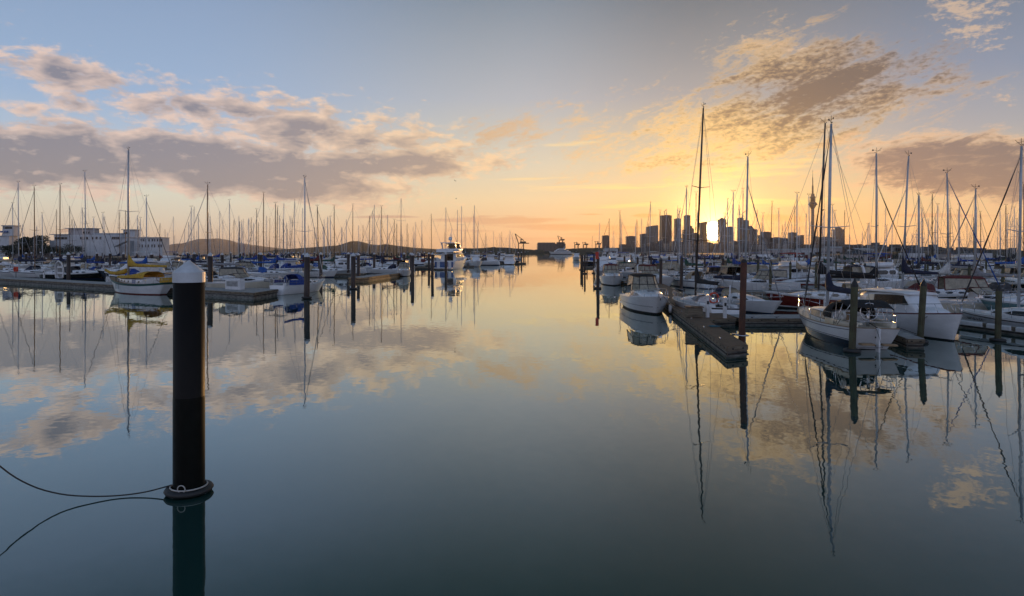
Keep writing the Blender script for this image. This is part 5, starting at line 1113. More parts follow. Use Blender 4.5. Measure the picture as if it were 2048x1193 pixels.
for (s_, rn, kind, hc, cv), lst in cnt.items():
    for i, o in enumerate(lst):
        wh = f'{ORD[i+1]} from the channel' if len(lst) > 1 else 'only such one'
        if kind == 'sailboat': lb = f'{hullc[hc]} sailboat with {cv} sail cover, {wh} in the {rn} row, {s_} marina'
        else: lb = f'{hullc[hc]} motor boat with {cv} top, {wh} in the {rn} row, {s_} marina'
        if len(lb.split()) > 16: lb = lb.replace('only such one in the', 'in the').replace(' from the channel', '').replace(' in the ', ' in ')
        tag(o, lb, kind, ('sailboats' if kind == 'sailboat' else 'motor boats')+f' moored in the {s_} marina')
print('FLEET', len(fleet), sum(1 for f in fleet if f[6] == 'sailboat'))

# ------------------------------------------------------------------ shores, hills, city
def wallmat(name, col, win=None, sx=3.2, sy=3.3, wcol=(.03, .03, .035), rough=.6, mortar=.28):
    """plain wall with a procedural grid of dark openings: sx, sy metres per bay"""
    if name in M: return M[name]
    m = bpy.data.materials.new(name); m.use_nodes = True; nt = m.node_tree; b = nt.nodes['Principled BSDF']; b.inputs['Roughness'].default_value = rough
    t = nt.nodes.new('ShaderNodeTexCoord'); sp = nt.nodes.new('ShaderNodeSeparateXYZ'); nt.links.new(t.outputs['Object'], sp.inputs[0])
    def mt(op, a, bb=None):
        n = nt.nodes.new('ShaderNodeMath'); n.operation = op
        for i, v in enumerate((a, bb)):
            if v is None: continue
            if isinstance(v, (int, float)): n.inputs[i].default_value = v
            else: nt.links.new(v, n.inputs[i])
        return n.outputs[0]
    hxy = mt('ADD', sp.outputs[0], sp.outputs[1])
    a = mt('FRACT', mt('DIVIDE', hxy, sx)); c = mt('FRACT', mt('DIVIDE', sp.outputs[2], sy))
    f = mt('MULTIPLY', mt('GREATER_THAN', a, mortar), mt('GREATER_THAN', c, .42))
    g = nt.nodes.new('ShaderNodeNewGeometry'); sn = nt.nodes.new('ShaderNodeSeparateXYZ'); nt.links.new(g.outputs['Normal'], sn.inputs[0]); f = mt('MULTIPLY', f, mt('LESS_THAN', mt('ABSOLUTE', sn.outputs[2]), .5))
    mx = nt.nodes.new('ShaderNodeMix'); mx.data_type = 'RGBA'; nt.links.new(f, mx.inputs[0]); mx.inputs[6].default_value = (*col, 1); mx.inputs[7].default_value = (*wcol, 1); nt.links.new(mx.outputs[2], b.inputs['Base Color'])
    r_ = nt.nodes.new('ShaderNodeMapRange'); r_.inputs[3].default_value = rough; r_.inputs[4].default_value = .15; nt.links.new(f, r_.inputs[0]); nt.links.new(r_.outputs[0], b.inputs['Roughness'])
    M[name] = m; return m
wallmat('w_brown', (.09, .07, .058)); wallmat('w_grey', (.11, .105, .10), sx=4.0); wallmat('w_pale', (.24, .22, .20), sx=5.5, sy=3.4, mortar=.4); wallmat('w_glass', (.04, .04, .043), sx=1.8, sy=3.6, mortar=.15); wallmat('w_tan', (.14, .11, .09), sx=3.6)
M['roofing'] = mat('dark roofing', (.07, .07, .075), .8, nscale=.3, namt=.2); M['roof_pale'] = mat('pale metal roof', (.36, .38, .40), .5, nscale=.2, namt=.1); M['concrete_t'] = mat('tower concrete', (.13, .12, .115), .8, nscale=.15, namt=.15)
M['bush'] = mat('bush on the slope', (.035, .045, .022), .9, nscale=.12, namt=.45); M['hill_hazed'] = mat('hill scrub with painted haze', (.12, .13, .145), .95, nscale=.01, namt=.3); M['rock'] = mat('breakwater rock', (.12, .11, .10), .9, nscale=.8, namt=.4, bump=.5)  # far hill base paled to blue-grey, distance haze put into the colour
M['leaf'] = mat('dark foliage', (.030, .042, .018), .8, nscale=.6, namt=.5); M['trunk'] = mat('bark', (.10, .075, .05), .9, nscale=2, namt=.3)
def box_b(px0, px1, ytop, Y, depth=25, m='w_brown', name='tower_block', label=None, roof=True, crown=None, yaw=0.0, step=None, cat='building', z0=-1.0):
    X0, X1 = at(px0, 0, Y).x, at(px1, 0, Y).x; zt = H+(HY-ytop)/F*Y; w_ = X1-X0; cx = (X0+X1)/2
    o = empty(name, (cx, Y+depth/2, 0), yaw); mb = MB(); body = zt-(1.6 if roof else 0)
    if crown == 'curve':
        n = 8; poly = [(-w_/2, z0), (w_/2, z0), (w_/2, body)]+[(w_/2-w_*i/n, body-abs(w_)*.16*(i/n)**2) for i in range(1, n)]+[(-w_/2, body-w_*.16)]
        mb.loft([[(x, y, z) for x, z in poly] for y in (-depth/2, depth/2)], smooth=False)
    elif crown == 'point':
        poly = [(-w_/2, z0), (w_/2, z0), (w_/2, body-w_*.7), (0, body), (-w_/2, body-w_*.6)]; mb.loft([[(x, y, z) for x, z in poly] for y in (-depth/2, depth/2)], smooth=False)
    else: mb.box((0, 0, (z0+body)/2), (w_, depth, body-z0))
    mb.build('wall', m, o)
    if roof and not crown:
        r_ = MB(); r_.box((0, 0, body+.25), (w_+.6, depth+.6, .5)); r_.build('parapet', 'roofing', o)
        r_ = MB(); r_.box((w_*.1, 0, body+1.2), (w_*.5, depth*.5, 1.9)); r_.build('plant_room', 'concrete_t', o)
    if crown == 'dome':
        r_ = MB(); r_.lathe([(w_*.36, 0), (w_*.33, w_*.10), (w_*.2, w_*.2), (0, w_*.25)], 16, (0, 0, body)); r_.build('domed_crown', 'concrete_t', o)
    if step:
        for (a, b, y_) in step:
            xa, xb = at(a, 0, Y).x-cx, at(b, 0, Y).x-cx; z_ = H+(HY-y_)/F*Y; s_ = MB(); s_.box(((xa+xb)/2, -1, (z0+z_)/2), (xb-xa, depth*.8, z_-z0)); s_.build('lower_wing', m, o)
    tag(o, label, cat, 'city towers on the skyline' if Y > 1500 else None); return o
CY = 2450
city = [(1205.5, 1219, 471, 'w_brown', None, 'isolated square tower at the left end of the city skyline'), (1253.5, 1270.5, 472.4, 'w_tan', None, 'second isolated tower from the left, flat topped'), (1240, 1253, 489, 'w_grey', None, 'low block joined left of the second isolated tower'),
 (1282, 1294.5, 468, 'w_grey', None, 'low tower touching the left side of the curved roof tower'), (1295, 1316.5, 450, 'w_pale', 'curve', 'broad pale tower with a curved roof'), (1323.5, 1343.5, 430.5, 'w_glass', None, 'tallest broad dark slab left of the sun'),
 (1351.5, 1362, 437, 'w_tan', None, 'slender tower under construction with a crane on top'), (1371, 1381, 430.5, 'w_brown', None, 'tall narrow tower with stepped wings left of the sun'), (1388.5, 1396, 466, 'w_grey', None, 'short block beside the stepped tower'),
 (1399.5, 1406, 469, 'w_grey', None, 'short block just left of the sun flanking tower'), (1402.5, 1414.5, 443, 'w_brown', 'curve', 'sloping roofed tower just left of the sun'), (1439.5, 1452.5, 438, 'w_tan', 'dome', 'domed tower just right of the sun'), (1452.8, 1456, 463, 'w_grey', None, 'low block right of the domed tower'),
 (1456.5, 1466, 453.5, 'w_brown', None, 'tower with antennas right of the domed tower'), (1479, 1487.5, 435.5, 'w_brown', None, 'taller half of the twin dark tower right of the sun'), (1487.6, 1498, 440.5, 'w_glass', None, 'lower half of the twin dark tower right of the sun'), (1499, 1508, 451, 'w_brown', 'point', 'pointed gable topped tower'),
 (1508.5, 1515, 459, 'w_tan', None, 'shorter tower touching the pointed one'), (1516, 1525, 471, 'w_grey', None, 'low block right of the pointed tower'), (1525.5, 1542, 464, 'w_brown', None, 'square dark tower behind the mast between pointed and flat blocks'), (1545, 1563.5, 475, 'w_grey', None, 'wide low block left of the sky tower, first'),
 (1564, 1576, 476.5, 'w_brown', None, 'wide low block left of the sky tower, second'), (1581, 1594.5, 465, 'w_tan', None, 'flat topped block left of the sky tower, taller'), (1595, 1608, 469.5, 'w_grey', 'curve', 'rounded block left of the sky tower'), (1629, 1637.5, 473, 'w_brown', None, 'low block touching the foot of the sky tower'),
 (1641, 1665, 474, 'w_pale', None, 'wide pale slab right of the sky tower'), (1669.5, 1689.7, 458, 'w_grey', 'dome', 'broad round topped tower right of the sky tower'), (1693, 1714, 491, 'w_tan', None, 'long low block right of the round topped tower'), (1715, 1727, 489, 'w_brown', None, 'small raised block right of the round topped tower')]
rc = random.Random(5)
for (a, b, y_, m_, cr, lb) in city:
    st_ = [(1367.5, 1371, 460), (1381, 1385, 452), (1385, 1388.3, 457), (1364.8, 1367.4, 469)] if a == 1371 else None
    box_b(a, b, y_, CY+rc.uniform(-60, 90), 26, m_, label=lb, crown=cr, step=st_)
# low blocks along the waterfront that close the gaps
xs_ = 1232.0; n_ = 0
while xs_ < 1740:
    w_ = rc.uniform(9, 22); yt = rc.uniform(482, 492) if 1300 < xs_ < 1700 else rc.uniform(492, 497); n_ += 1
    box_b(xs_, xs_+w_, yt, 1500+rc.uniform(0, 250), 30, rc.choice(('w_brown', 'w_tan', 'w_grey', 'w_pale', 'w_glass')), 'waterfront_block', f'low waterfront block, {ORD[n_]} from the left in the row under the city towers')
    xs_ += w_*rc.uniform(.9, 1.05)
# tower cranes
def tower_crane(px, y0, y1, Y, jx, jy, lb):
    k_ = Y/F; o = empty('tower_crane', at(px, 0, Y)); mb = MB(); z0, z1 = H+(HY-y0)*k_, H+(HY-y1)*k_; mb.tube([(0, 0, z0), (0, 0, z1)], 1.1, 4); mb.build('crane_mast', 'concrete_t', o); j = MB(); j.tube([(-jx*.3*k_, 0, z1-.3*jy*k_*0), (jx*k_, 0, z1+jy*k_)], .9, 4); j.tube([(0, 0, z1+3), (jx*.6*k_, 0, z1+jy*.6*k_)], .3, 3); j.build('jib', 'concrete_t', o); tag(o, lb, 'crane')
tower_crane(1356.5, 440, 434, 2440, 5, 14, 'luffing crane on the slender unfinished tower'); tower_crane(1329, 432, 424, 2440, 4, 5, 'small crane on the tallest broad slab'); tower_crane(1484.5, 438, 430, 2440, 7, 8, 'crane on the twin dark tower'); tower_crane(1631, 476, 462, 2440, 3, 6, 'crane right of the sky tower foot')
# the observation tower
YT = 2600; k_ = YT/F; o = empty('observation_tower', at(1625.4, 0, YT)); Z = lambda y: H+(HY-y)*k_
mb = MB(); mb.lathe([(9.5, -1), (7.6, 18), (6.2, 50), (5.6, Z(425)), (6.0, Z(417))], 16); mb.build('shaft', 'concrete_t', o)
mb = MB()
for k in range(8): a = pi/4*k; mb.tube([(14*cos(a), 14*sin(a), -1), (6.2*cos(a), 6.2*sin(a), 38)], [1.6, 1.2], 5)
mb.build('leg_brace', 'concrete_t', o)
mb = MB(); mb.lathe([(6.0, Z(418)), (10.5, Z(414)), (13, Z(411.5)), (17.5, Z(410)), (17.5, Z(408.6)), (15, Z(407.6)), (13.5, Z(405.5)), (9, Z(404.5))], 24); mb.build('pod', 'w_glass', o)
mb = MB(); mb.lathe([(9, Z(404.5)), (8.5, Z(397)), (11, Z(395.6)), (11, Z(394.6)), (7, Z(393)), (6.5, Z(389)), (4.5, Z(388))], 20); mb.build('upper_stage', 'concrete_t', o)
mb = MB(); mb.lathe([(3.6, Z(388)), (3.2, Z(372)), (2.0, Z(371)), (1.7, Z(356)), (.8, Z(355)), (.45, Z(340))], 8); mb.build('spire', 'concrete_t', o); tag(o, 'tall slender observation tower with round pod and needle spire', 'tower')
# ---- leafy clumps
def leaves(mb, c, r, n, sz, rnd, flat=.75, mi=0):
    for _ in range(n):
        while True:
            p = Vector((rnd.uniform(-1, 1), rnd.uniform(-1, 1), rnd.uniform(-1, 1)))
            if .25 < p.length < 1: break
        p = p*(.55+.45*p.length); q = Vector((c[0]+p.x*r, c[1]+p.y*r, c[2]+p.z*r*flat)); s_ = sz*rnd.uniform(.6, 1.4)
        a = Vector((rnd.gauss(0, 1), rnd.gauss(0, 1), rnd.gauss(0, 1))).normalized(); b = a.orthogonal().normalized()
        mb.add([q+a*s_, q+b*s_*.7, q-a*s_*.9, q-b*s_*.6], [(0, 1, 2, 3)], mi)
def tree(px, Y, z0, hgt, wid, lb, seed, dens=1.0):
    rnd = random.Random(seed); o = empty('tree', at(px, 0, Y)); o.location.z = z0; t = MB()
    t.tube([(0, 0, -.5), (.1, 0, hgt*.28), (-.1, 0, hgt*.5)], [hgt*.045, hgt*.035, hgt*.02], 7)
    cs = []
    for k in range(9):
        a = k*2.4+rnd.uniform(-.4, .4); rr0 = wid*.5*rnd.uniform(.25, .72); e = Vector((cos(a)*rr0, sin(a)*rr0, hgt*rnd.uniform(.42, .84))); cs.append(e)
        t.tube([(0, 0, hgt*rnd.uniform(.2, .4)), e*.6+Vector((0, 0, hgt*.1)), e], [hgt*.02, hgt*.012, hgt*.006], 5)
    t.build('trunk', 'trunk', o); c = MB()
    for e in cs: leaves(c, e, wid*rnd.uniform(.15, .25), int(380*dens), hgt*.022, rnd)
    c.build('crown', 'leaf', o, recalc=False); tag(o, lb, 'tree', 'dark trees on the shore'); return o
# ---- left shore with its white clubhouse
ls = MB(); ls.add([(-420, 232, -.5), (-168, 232, -.5), (-166, 236, 1.7), (-420, 236, 1.7), (-420, 420, 2.2), (-150, 420, 2.0), (-150, 300, 1.8)], [(0, 1, 2, 3), (3, 2, 6, 5, 4)]); ls.add([(-168, 232, -.5), (-146, 300, -.5), (-146, 420, -.5), (-150, 420, 2.0), (-150, 300, 1.8), (-166, 236, 1.7)], [(0, 1, 4, 5), (1, 2, 3, 4)]); tag(ls.build('left_shore', 'rock'), 'low rocky shore under the white clubhouse', kind='structure')
YB = 240; kb = YB/F; X_ = lambda px: (px-CX)*kb; Zb = lambda y: H+(HY-y)*kb
M['wallw'] = mat('white painted wall', (.60, .60, .61), .7, nscale=.5, namt=.08); M['wallp'] = mat('pink grey wall', (.46, .41, .40), .7, nscale=.5, namt=.08)
o = empty('clubhouse', (X_(210), YB, 0)); cx0 = X_(210)
def blk(a, b, y0, y1, d0, d1, m, name): mb = MB(); mb.box(((X_(a)+X_(b))/2-cx0, (d0+d1)/2*.3, (Zb(y0)+Zb(y1))/2), (X_(b)-X_(a), (d1-d0)*.3, Zb(y1)-Zb(y0))); return mb.build(name, m, o)
wl = blk(160, 240, 512, 470.5, 0, 22, 'wallw', 'main_wall'); wr = blk(240, 321.5, 512, 476, 4, 20, 'wallw', 'right_wing_wall'); wq = blk(105, 160, 512, 470, 3, 22, 'wallw', 'left_wing_wall'); wt = blk(130, 180, 470, 457.5, 6, 18, 'wallp', 'upper_storey_wall'); wv = blk(238.5, 262, 474, 460, 8, 18, 'wallw', 'stair_tower_wall')
blk(92, 105, 512, 481, 6, 18, 'wallw', 'side_block')
for a, b, y0, y1, d0, d1 in ((124, 182, 457.5, 456.2, 4, 20), (236, 265, 460, 458.8, 6, 20), (98, 135, 470, 468.6, 1, 22), (240, 322.5, 476, 474.8, 2.5, 21), (181, 240, 470.5, 466.5, 3, 20)): blk(a, b, y0, y1, d0, d1, 'roof_pale', 'roof')
def win(a, b, y0, y1, d, par):
    d *= .3; f = MB(); x0_, x1_, z0_, z1_ = X_(a)-cx0, X_(b)-cx0, Zb(y0), Zb(y1); f.box(((x0_+x1_)/2, d-.04, (z0_+z1_)/2), (x1_-x0_+.12, .06, z1_-z0_+.12)); w_ = f.build('window', 'wallp', par); g = MB(); g.box(((x0_+x1_)/2, d-.085, (z0_+z1_)/2), (x1_-x0_, .02, z1_-z0_)); g.build('pane', 'glass', w_)
for a, b in ((160.5, 162.5), (163.5, 166.5), (169, 171.5), (172.5, 176), (184, 187), (191.5, 195), (199.5, 202.5), (224, 227.5), (228.5, 231.5), (232.5, 235.5), (236.3, 238.6)): win(a, b, 479, 474.3, 0, wl)
for a in (277, 282, 287.5, 293.5, 300, 304.8, 310.5, 315.5, 319): win(a, a+2.4, 483, 478.5, 4, wr)
for a in (275, 280, 287, 292, 299.5, 304.8, 313, 318): win(a, a+2.0, 495, 489.5, 4, wr)
for a in (106.5, 113, 119.5, 126): win(a, a+5.5, 479, 474.5, 3, wq)
for a in (160, 164.5, 170): win(a, a+3, 467.5, 463, 6, wt)
win(241, 247, 468, 464, 8, wv)
# covered outside stair
s_ = MB(); s_.add([(X_(236)-cx0, -2.6, Zb(494)), (X_(262)-cx0, -2.6, Zb(482)), (X_(262)-cx0, -.1, Zb(482)), (X_(236)-cx0, -.1, Zb(494))], [(0, 1, 2, 3)]); s_.box((X_(262)-cx0+1, -1.3, (Zb(482)+1.6)/2), (.3, 2.6, Zb(482)-1.6)); s_.build('outside_stair', 'roof_pale', o)
tag(o, 'long white two storey clubhouse with flat roofs on the left shore', 'building')
o2 = empty('shore_building', (X_(0), YB+1, 0)); cx0 = X_(0)
def blk2(a, b, y0, y1, d0, d1, m, name): mb = MB(); mb.box(((X_(a)+X_(b))/2-cx0, (d0+d1)/2*.3, (Zb(y0)+Zb(y1))/2), (X_(b)-X_(a), (d1-d0)*.3, Zb(y1)-Zb(y0))); return mb.build(name, m, o2)
blk2(-40, 14, 512, 472, 0, 14, 'wallw', 'main_wall'); blk2(-2, 20.5, 472, 452, 2, 12, 'wallw', 'tower_wall'); blk2(-4, 22.5, 452, 450.6, 1, 13, 'roof_pale', 'roof'); g = blk2(0, 19, 458, 453.5, 1.9, 1.98, 'glass', 'window'); blk2(-4, 10, 465.5, 462, -.4, 1.9, 'bluehull', 'awning'); blk2(-45, 16, 473, 471.6, -1, 15, 'roof_pale', 'lower_roof'); tag(o2, 'white building with a small glazed tower at the left edge', 'building')
blk3 = MB(); blk3.box((X_(20), YB+6, 3.2), (24, 5, 3.4)); blk3.box((X_(20), YB+5, 5.1), (26, 8, .3), 1); tag(blk3.build('boat_shed', ['wallp', 'roofing']), 'low dark roofed shed between the left trees', 'building')
tree(18, 232, 1.5, 5.4, 7.0, 'round dark tree at the far left before the white tower', 1); tree(60, 236, 1.5, 10.0, 10.5, 'largest round crowned tree left of the clubhouse', 2, 1.5); tree(84, 234, 1.5, 6.0, 7.5, 'small dark tree just right of the largest one', 3); tree(42, 238, 1.5, 6.6, 7, 'dark tree just left of the largest one', 7); tree(112, 231, 1.5, 4.9, 8.0, 'low spreading tree before the clubhouse, left one', 4); tree(143, 231, 1.5, 5.4, 8.2, 'low spreading tree before the clubhouse, right one', 5)
# ---- hills
def ridge(name, prof, Y, depth, m, lb, kind='structure', seed=1, rough=.12):
    """prof: (px, row) outline; a hill with its foot in the water before and behind"""
    rnd = random.Random(seed); k_ = Y/F; pts = []
    for (a, ya), (b, yb) in zip(prof, prof[1:]):
        n = max(1, int(abs(b-a)/4))
        for i in range(n): pts.append((a+(b-a)*i/n, ya+(yb-ya)*i/n))
    pts.append(prof[-1]); mb = MB(); rings = []
    for j, f in enumerate((-1, -.75, -.5, -.25, 0, .3, .65, 1)):
        ring = []
        for px, y in pts:
            z = max(0, H+(HY-y)*k_); hh = z*max(0, 1-abs(f)**1.5); ring.append(((px-CX)*k_, Y+f*depth+rnd.uniform(-.1, .1)*depth*.2, hh*(1+rnd.uniform(-rough, rough)*(f != 0)*1) - (2 if abs(f) == 1 else 0)+rnd.uniform(-1, 1)*rough*4*(abs(f) < 1)))
        rings.append(ring)
    mb.loft(rings, closed=False); return tag(mb.build(name, m), lb, kind=kind)
ridge('volcano_island', [(300, 502), (340, 494), (370, 488), (392, 485), (408, 480), (416, 478.5), (424, 477.8), (436, 477.2), (446, 479.5), (460, 484), (490, 489), (530, 494), (580, 500)], 7000, 900, 'hill_hazed', 'far blue volcanic island with a flat notched summit')
ridge('headland_hill', [(560, 500), (610, 496), (640, 494), (678, 491), (692, 486.5), (702, 483), (716, 482.5), (728, 485), (742, 489), (758, 490.5), (770, 488.5), (782, 490), (800, 492.5), (830, 496), (880, 499), (960, 499)], 3200, 260, 'bush', 'brown wooded headland hill across the harbour', rough=.05)
ridge('far_shore', [(880, 501), (930, 497), (960, 497), (985, 494.5), (1010, 495.5), (1040, 498), (1068, 500), (1085, 499)], 1500, 90, 'bush', 'low wooded far shore left of the port')
ridge('port_shore', [(1060, 501), (1100, 498.5), (1140, 498), (1170, 496.5), (1200, 496), (1230, 496), (1300, 494), (1500, 493), (1740, 494)], 1950, 120, 'bush', 'low dark port shore under the cranes')
ct = MB(); ct.add([(at(1195, 0, 620).x, 620, -.5), (at(1760, 0, 480).x, 480, -.5), (at(1760, 0, 486).x, 486, 1.6), (at(1195, 0, 626).x, 626, 1.6), (at(1180, 0, 2300).x, 2300, 4), (at(2000, 0, 2300).x, 2300, 4)], [(0, 1, 2, 3), (3, 2, 5, 4)]); tag(ct.build('city_shore', 'rock'), 'reclaimed city shore behind the right marina', kind='structure')
# long sheds on the near quay
for n, (a, b, yt, Y, m_) in enumerate(((1210, 1236, 499, 640, 'wallw'), (1600, 1652, 500, 560, 'wallw'), (1655, 1712, 496.5, 540, 'wallp'), (1540, 1596, 501, 580, 'wallp'), (1716, 1750, 500, 470, 'wallw'))):
    kq = Y/F; o = empty('quay_shed', ((a+b)/2*kq-CX*kq, Y+8, 0)); zt = H+(HY-yt)*kq; w_ = (b-a)*kq; mb = MB(); mb.box((0, 0, zt/2), (w_, 14, zt)); mb.build('wall', m_, o); mb = MB(); mb.loft([[(x, -7.4, zt), (x, 0, zt+1.3), (x, 7.4, zt)] for x in (-w_/2-.4, w_/2+.4)], closed=False, smooth=False); mb.build('roof', 'roof_pale', o); mb = MB()
    for k in range(int(w_/6)): mb.box((-w_/2+3+k*6, -7.05, zt*.35), (3.2, .1, zt*.5))
    mb.build('door', 'dark', o); tag(o, f'long pale quay shed, {ORD[n+1]} of five behind the right marina', 'building', 'quay sheds')
# right shore: bushy slope with houses
rs = random.Random(9)
def slope_z(px): return 3.2+2.2*max(0, min(1, (px-1690)/150))
sm = MB(); rings = []
for f, dz_ in ((0, -1), (4, 1.0), (16, 1.6), (40, 2.8), (90, 4.0), (340, 4.6)):
    ring = []
    for i in range(31):
        px = 1670+i*22; Y = 198+f-(px-1670)*.03; e = min(1, (px-1670)/90); ring.append(((px-CX)/F*198*(1+f/198*.9), Y, dz_ if dz_ < 1.5 else dz_*(.35+.65*e)+rs.uniform(-.2, .2)))
    rings.append(ring)
sm.loft(rings, closed=False); tag(sm.build('right_slope', 'bush'), 'grassy slope rising behind the right marina', kind='structure')
for n in range(46):
    px = 1690+n*8.6+rs.uniform(-4, 4); Yv = rs.uniform(200, 236); hh = rs.uniform(2.3, 3.6)
    tree(px, Yv, .8+(Yv-200)*.03, hh, rs.uniform(4.5, 8), f'bushy dark tree on the right shore, {ORD[n+1]} from the left', 100+n, .42)
for n, (a, b, yt, Y, m_) in enumerate(((1700, 1728, 491, 520, 'w_brown'), (1733, 1747, 493, 500, 'w_pale'), (1747, 1767, 487, 520, 'w_pale'), (1768, 1781, 492, 480, 'w_grey'), (1781, 1811, 490.5, 500, 'w_pale'), (1811, 1829, 492.5, 470, 'w_tan'), (1829, 1848, 492, 490, 'w_pale'), (1851, 1868, 495.5, 440, 'w_pale'), (1868, 1883, 491, 450, 'w_tan'), (1885, 1897, 497.5, 400, 'w_pale'), (1899, 1917, 498, 410, 'w_grey'), (1925, 1943, 496.5, 400, 'w_tan'), (1948, 1965, 498, 390, 'w_pale'), (1966, 1983, 498.5, 400, 'w_brown'), (1990, 2008, 501, 380, 'w_pale'), (2014, 2030, 500.5, 390, 'w_grey'), (2034, 2052, 498, 380, 'w_pale'))):
    wallmat(m_, (0, 0, 0)) if m_ not in M else None
    box_b(a, b, yt, Y, 12, m_, 'apartment_block', f'pale apartment block on the right hillside, {ORD[n+1]} from the left', z0=1.0)
for n, (a, b, Y) in enumerate(((1700, 1745, 199), (1950, 1985, 196), (1898, 1925, 199), (1820, 1850, 197))):
    kq = Y/F; w_ = (b-a)*kq; o = empty('shore_house', (((a+b)/2-CX)*kq, Y+3, 0)); zt = 3.6+.3*(n % 2); mb = MB(); mb.box((0, 0, zt/2), (w_, 6, zt)); mb.build('wall', ('wallp', 'wallw')[n % 2], o); mb = MB(); mb.lathe([(w_*.74, zt), (w_*.08, zt+1.5)], 4, smooth=False); r_ = mb.build('roof', 'roofing', o); r_.rotation_euler = (0, 0, pi/4); r_.scale = (1, 1, 1); mb = MB()
    for k in range(max(2, int(w_/2.4))): mb = MB(); mb.box((-w_/2+1.2+k*2.4, -3.03, 2.1), (1.2, .06, 1.0)); mb.build('window', 'glass', o)
    tag(o, f'small hipped roof house on the right shore, {ORD[n+1]} built of four', 'building')
# ---- the port
YP = 1900; kp = YP/F; XP = lambda x: (x-CX)*kp; ZP = lambda y: H+(HY-y)*kp
o = empty('terminal_building', (XP(1102), YP, 0)); mb = MB(); mb.box((0, 0, (ZP(488)+0)/2), (XP(1129)-XP(1074), 60, ZP(488))); mb.build('wall', 'w_grey', o); mb = MB(); mb.box((-14, 0, ZP(487)), (50, 40, 4)); mb.box((28, 0, ZP(486.6)), (22, 30, 5)); mb.build('plant_room', 'concrete_t', o); tag(o, 'broad grey terminal building at the head of the channel', 'building')
def port_crane(px, Y, top, arm, up, lb):
    k_ = Y/F; o = empty('port_crane', at(px, 0, Y)); g = MB(); hz = (HY-497)*k_+H; zt = H+(HY-top)*k_; b = 5
    for sx in (-b, b):
        for sy in (-9, 9): g.tube([(sx, sy, 0), (sx, sy, zt)], .8, 4)
        g.tube([(sx, -9, zt*.5), (sx, 9, zt*.5)], .6, 4)
    g.tube([(-b, 0, zt), (b, 0, zt)], .8, 4); g.tube([(-b, -9, zt*.12), (b, 9, zt*.88)], .4, 4); g.build('gantry', 'c_charcoal', o); j = MB()
    j.tube([(-b, 0, zt), (arm*k_, 0, zt)], .9, 4); j.box((4, 0, zt+1.5), (12, 5, 4)); 
    if up: j.tube([(-b, 0, zt), (-b-up*.35*k_, 0, zt+up*k_)], .9, 4); j.tube([(-b-up*.35*k_, 0, zt+up*k_), (b, 0, zt+6)], .5, 4)
    else: j.tube([(-b-arm*.6*k_, 0, zt), (-b, 0, zt)], 1.2, 4)
    j.tube([(0, 0, zt), (0, 0, zt+9)], 1.0, 4); j.tube([(0, 0, zt+9), (arm*.7*k_, 0, zt)], .5, 4); j.build('boom_arm', 'c_charcoal', o); tag(o, lb, 'crane', 'port cranes'); return o
port_crane(1042, 1300, 487, 16, 19, 'port crane with raised boom left of the channel head'); port_crane(1122, 1850, 481, 5, 9, 'small crane above the terminal building'); port_crane(1153, 2000, 490, 5, 5, 'far crane right of the terminal, left one'); port_crane(1170, 2000, 490, 5, 5, 'far crane right of the terminal, right one'); port_crane(1195, 1950, 489, 6, 6, 'far crane near the isolated square tower')
o = empty('superyacht', at(1122, 0, 900)); h = Hull(34, 7.5, 2.6, 2.8, 4.2, tr=.8, draft=1, p=2.4); h.build(o, ['antifoul_k', 'navyhull', 'white', 'white'], boot=.5, stripe=.3); h.deck(o, 'white')
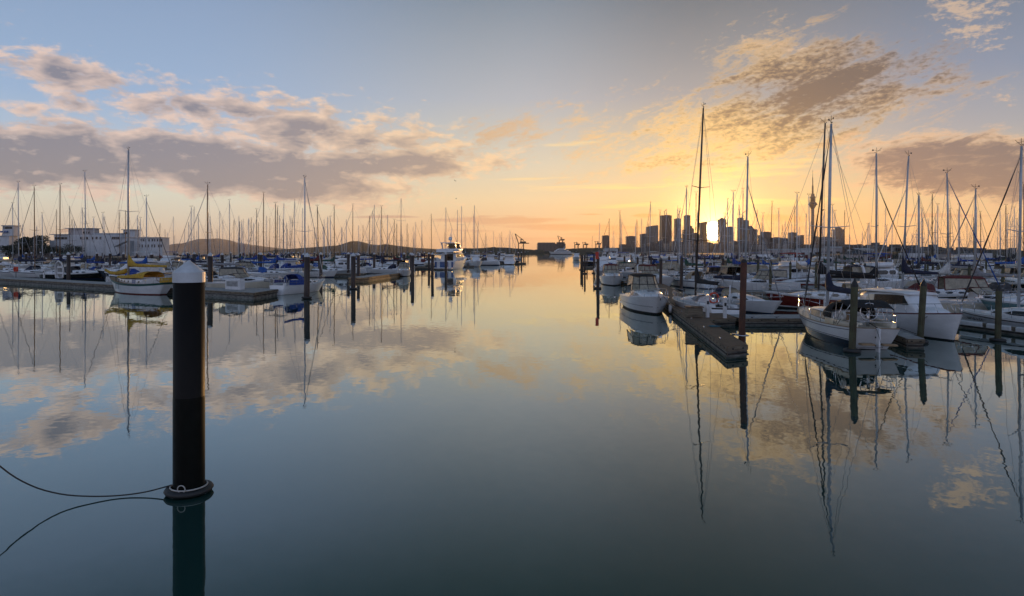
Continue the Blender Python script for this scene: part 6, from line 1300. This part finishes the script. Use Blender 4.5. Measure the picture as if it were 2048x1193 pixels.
for k, (a, b, w_) in enumerate(((-13, 8, 3.0), (-10, 6, 2.6), (-6, 3, 2.2))):
    c = Cabin([(a, w_, 2.7+k*1.9, 1.8), (b, w_, 2.7+k*1.9, 1.8), (b+3.5, w_*.6, 2.7+k*1.9, .3)], tum=.1); c.build(o, 'white', 'superstructure')
    for sd in (1, -1): c.window(o, rr(a+1.5, b-.5, .35, .75, .2), sd)
mb = MB(); mb.tube([(-4, 0, 8), (-5, 0, 12)], [.5, .15], 6); mb.build('radar_mast', 'white', o); place(o, at(1122, 0, 900), R(168), 0); tag(o, 'long white superyacht moored at the head of the channel', 'motor yacht')
# two gulls in the air
def gull(px, y, Y, lb, roll):
    p = at(px, 0, Y); p.z = H+(HY-y)/F*Y; mb = MB()
    mb.loft([[(x, .07*s_*cos(a), .07*s_*sin(a)) for a in [2*pi*k/8 for k in range(8)]] for x, s_ in ((-.28, .25), (-.15, .8), (.02, 1.15), (.16, .8), (.22, .45), (.30, .5), (.35, .15))]); o = mb.build('gull', 'c_charcoal')
    for sd in (1, -1):
        w_ = MB(); w_.loft([[(.08, sd*.04, .03), (-.08, sd*.04, .03)], [(.10, sd*.32, .16), (-.04, sd*.32, .15)], [(.0, sd*.66, .08), (-.06, sd*.66, .07)]], closed=False); w_.build('wing', 'c_charcoal', o)
    tm = MB(); tm.add([(-.26, .02, 0), (-.26, -.02, 0), (-.42, -.08, 0), (-.42, .08, 0)], [(0, 1, 2, 3)]); tm.build('tail', 'c_charcoal', o)
    o.location = p; o.rotation_euler = (roll, 0, R(150)); tag(o, lb, 'bird')
gull(910, 362, 210, 'gull flying higher above the left marina', .4); gull(912.5, 398, 230, 'gull flying lower above the left marina', -.3)
# ---- morning haze
hz_b = MB(); hz_b.box((0, 6500, 173.5), (26000, 13400, 353)); hzo = hz_b.build('haze', M['dark']); hm = bpy.data.materials.new('haze air'); hm.use_nodes = True; nt = hm.node_tree; nt.nodes.clear()
pv = nt.nodes.new('ShaderNodeVolumePrincipled'); pv.inputs['Color'].default_value = (.88, .82, .76, 1); pv.inputs['Density'].default_value = HAZE; pv.inputs["Anisotropy"].default_value = .45; ou = nt.nodes.new('ShaderNodeOutputMaterial'); nt.links.new(pv.outputs[0], ou.inputs['Volume'])
hzo.data.materials.clear(); hzo.data.materials.append(hm); tag(hzo, 'thin warm morning haze over the harbour', kind='stuff')
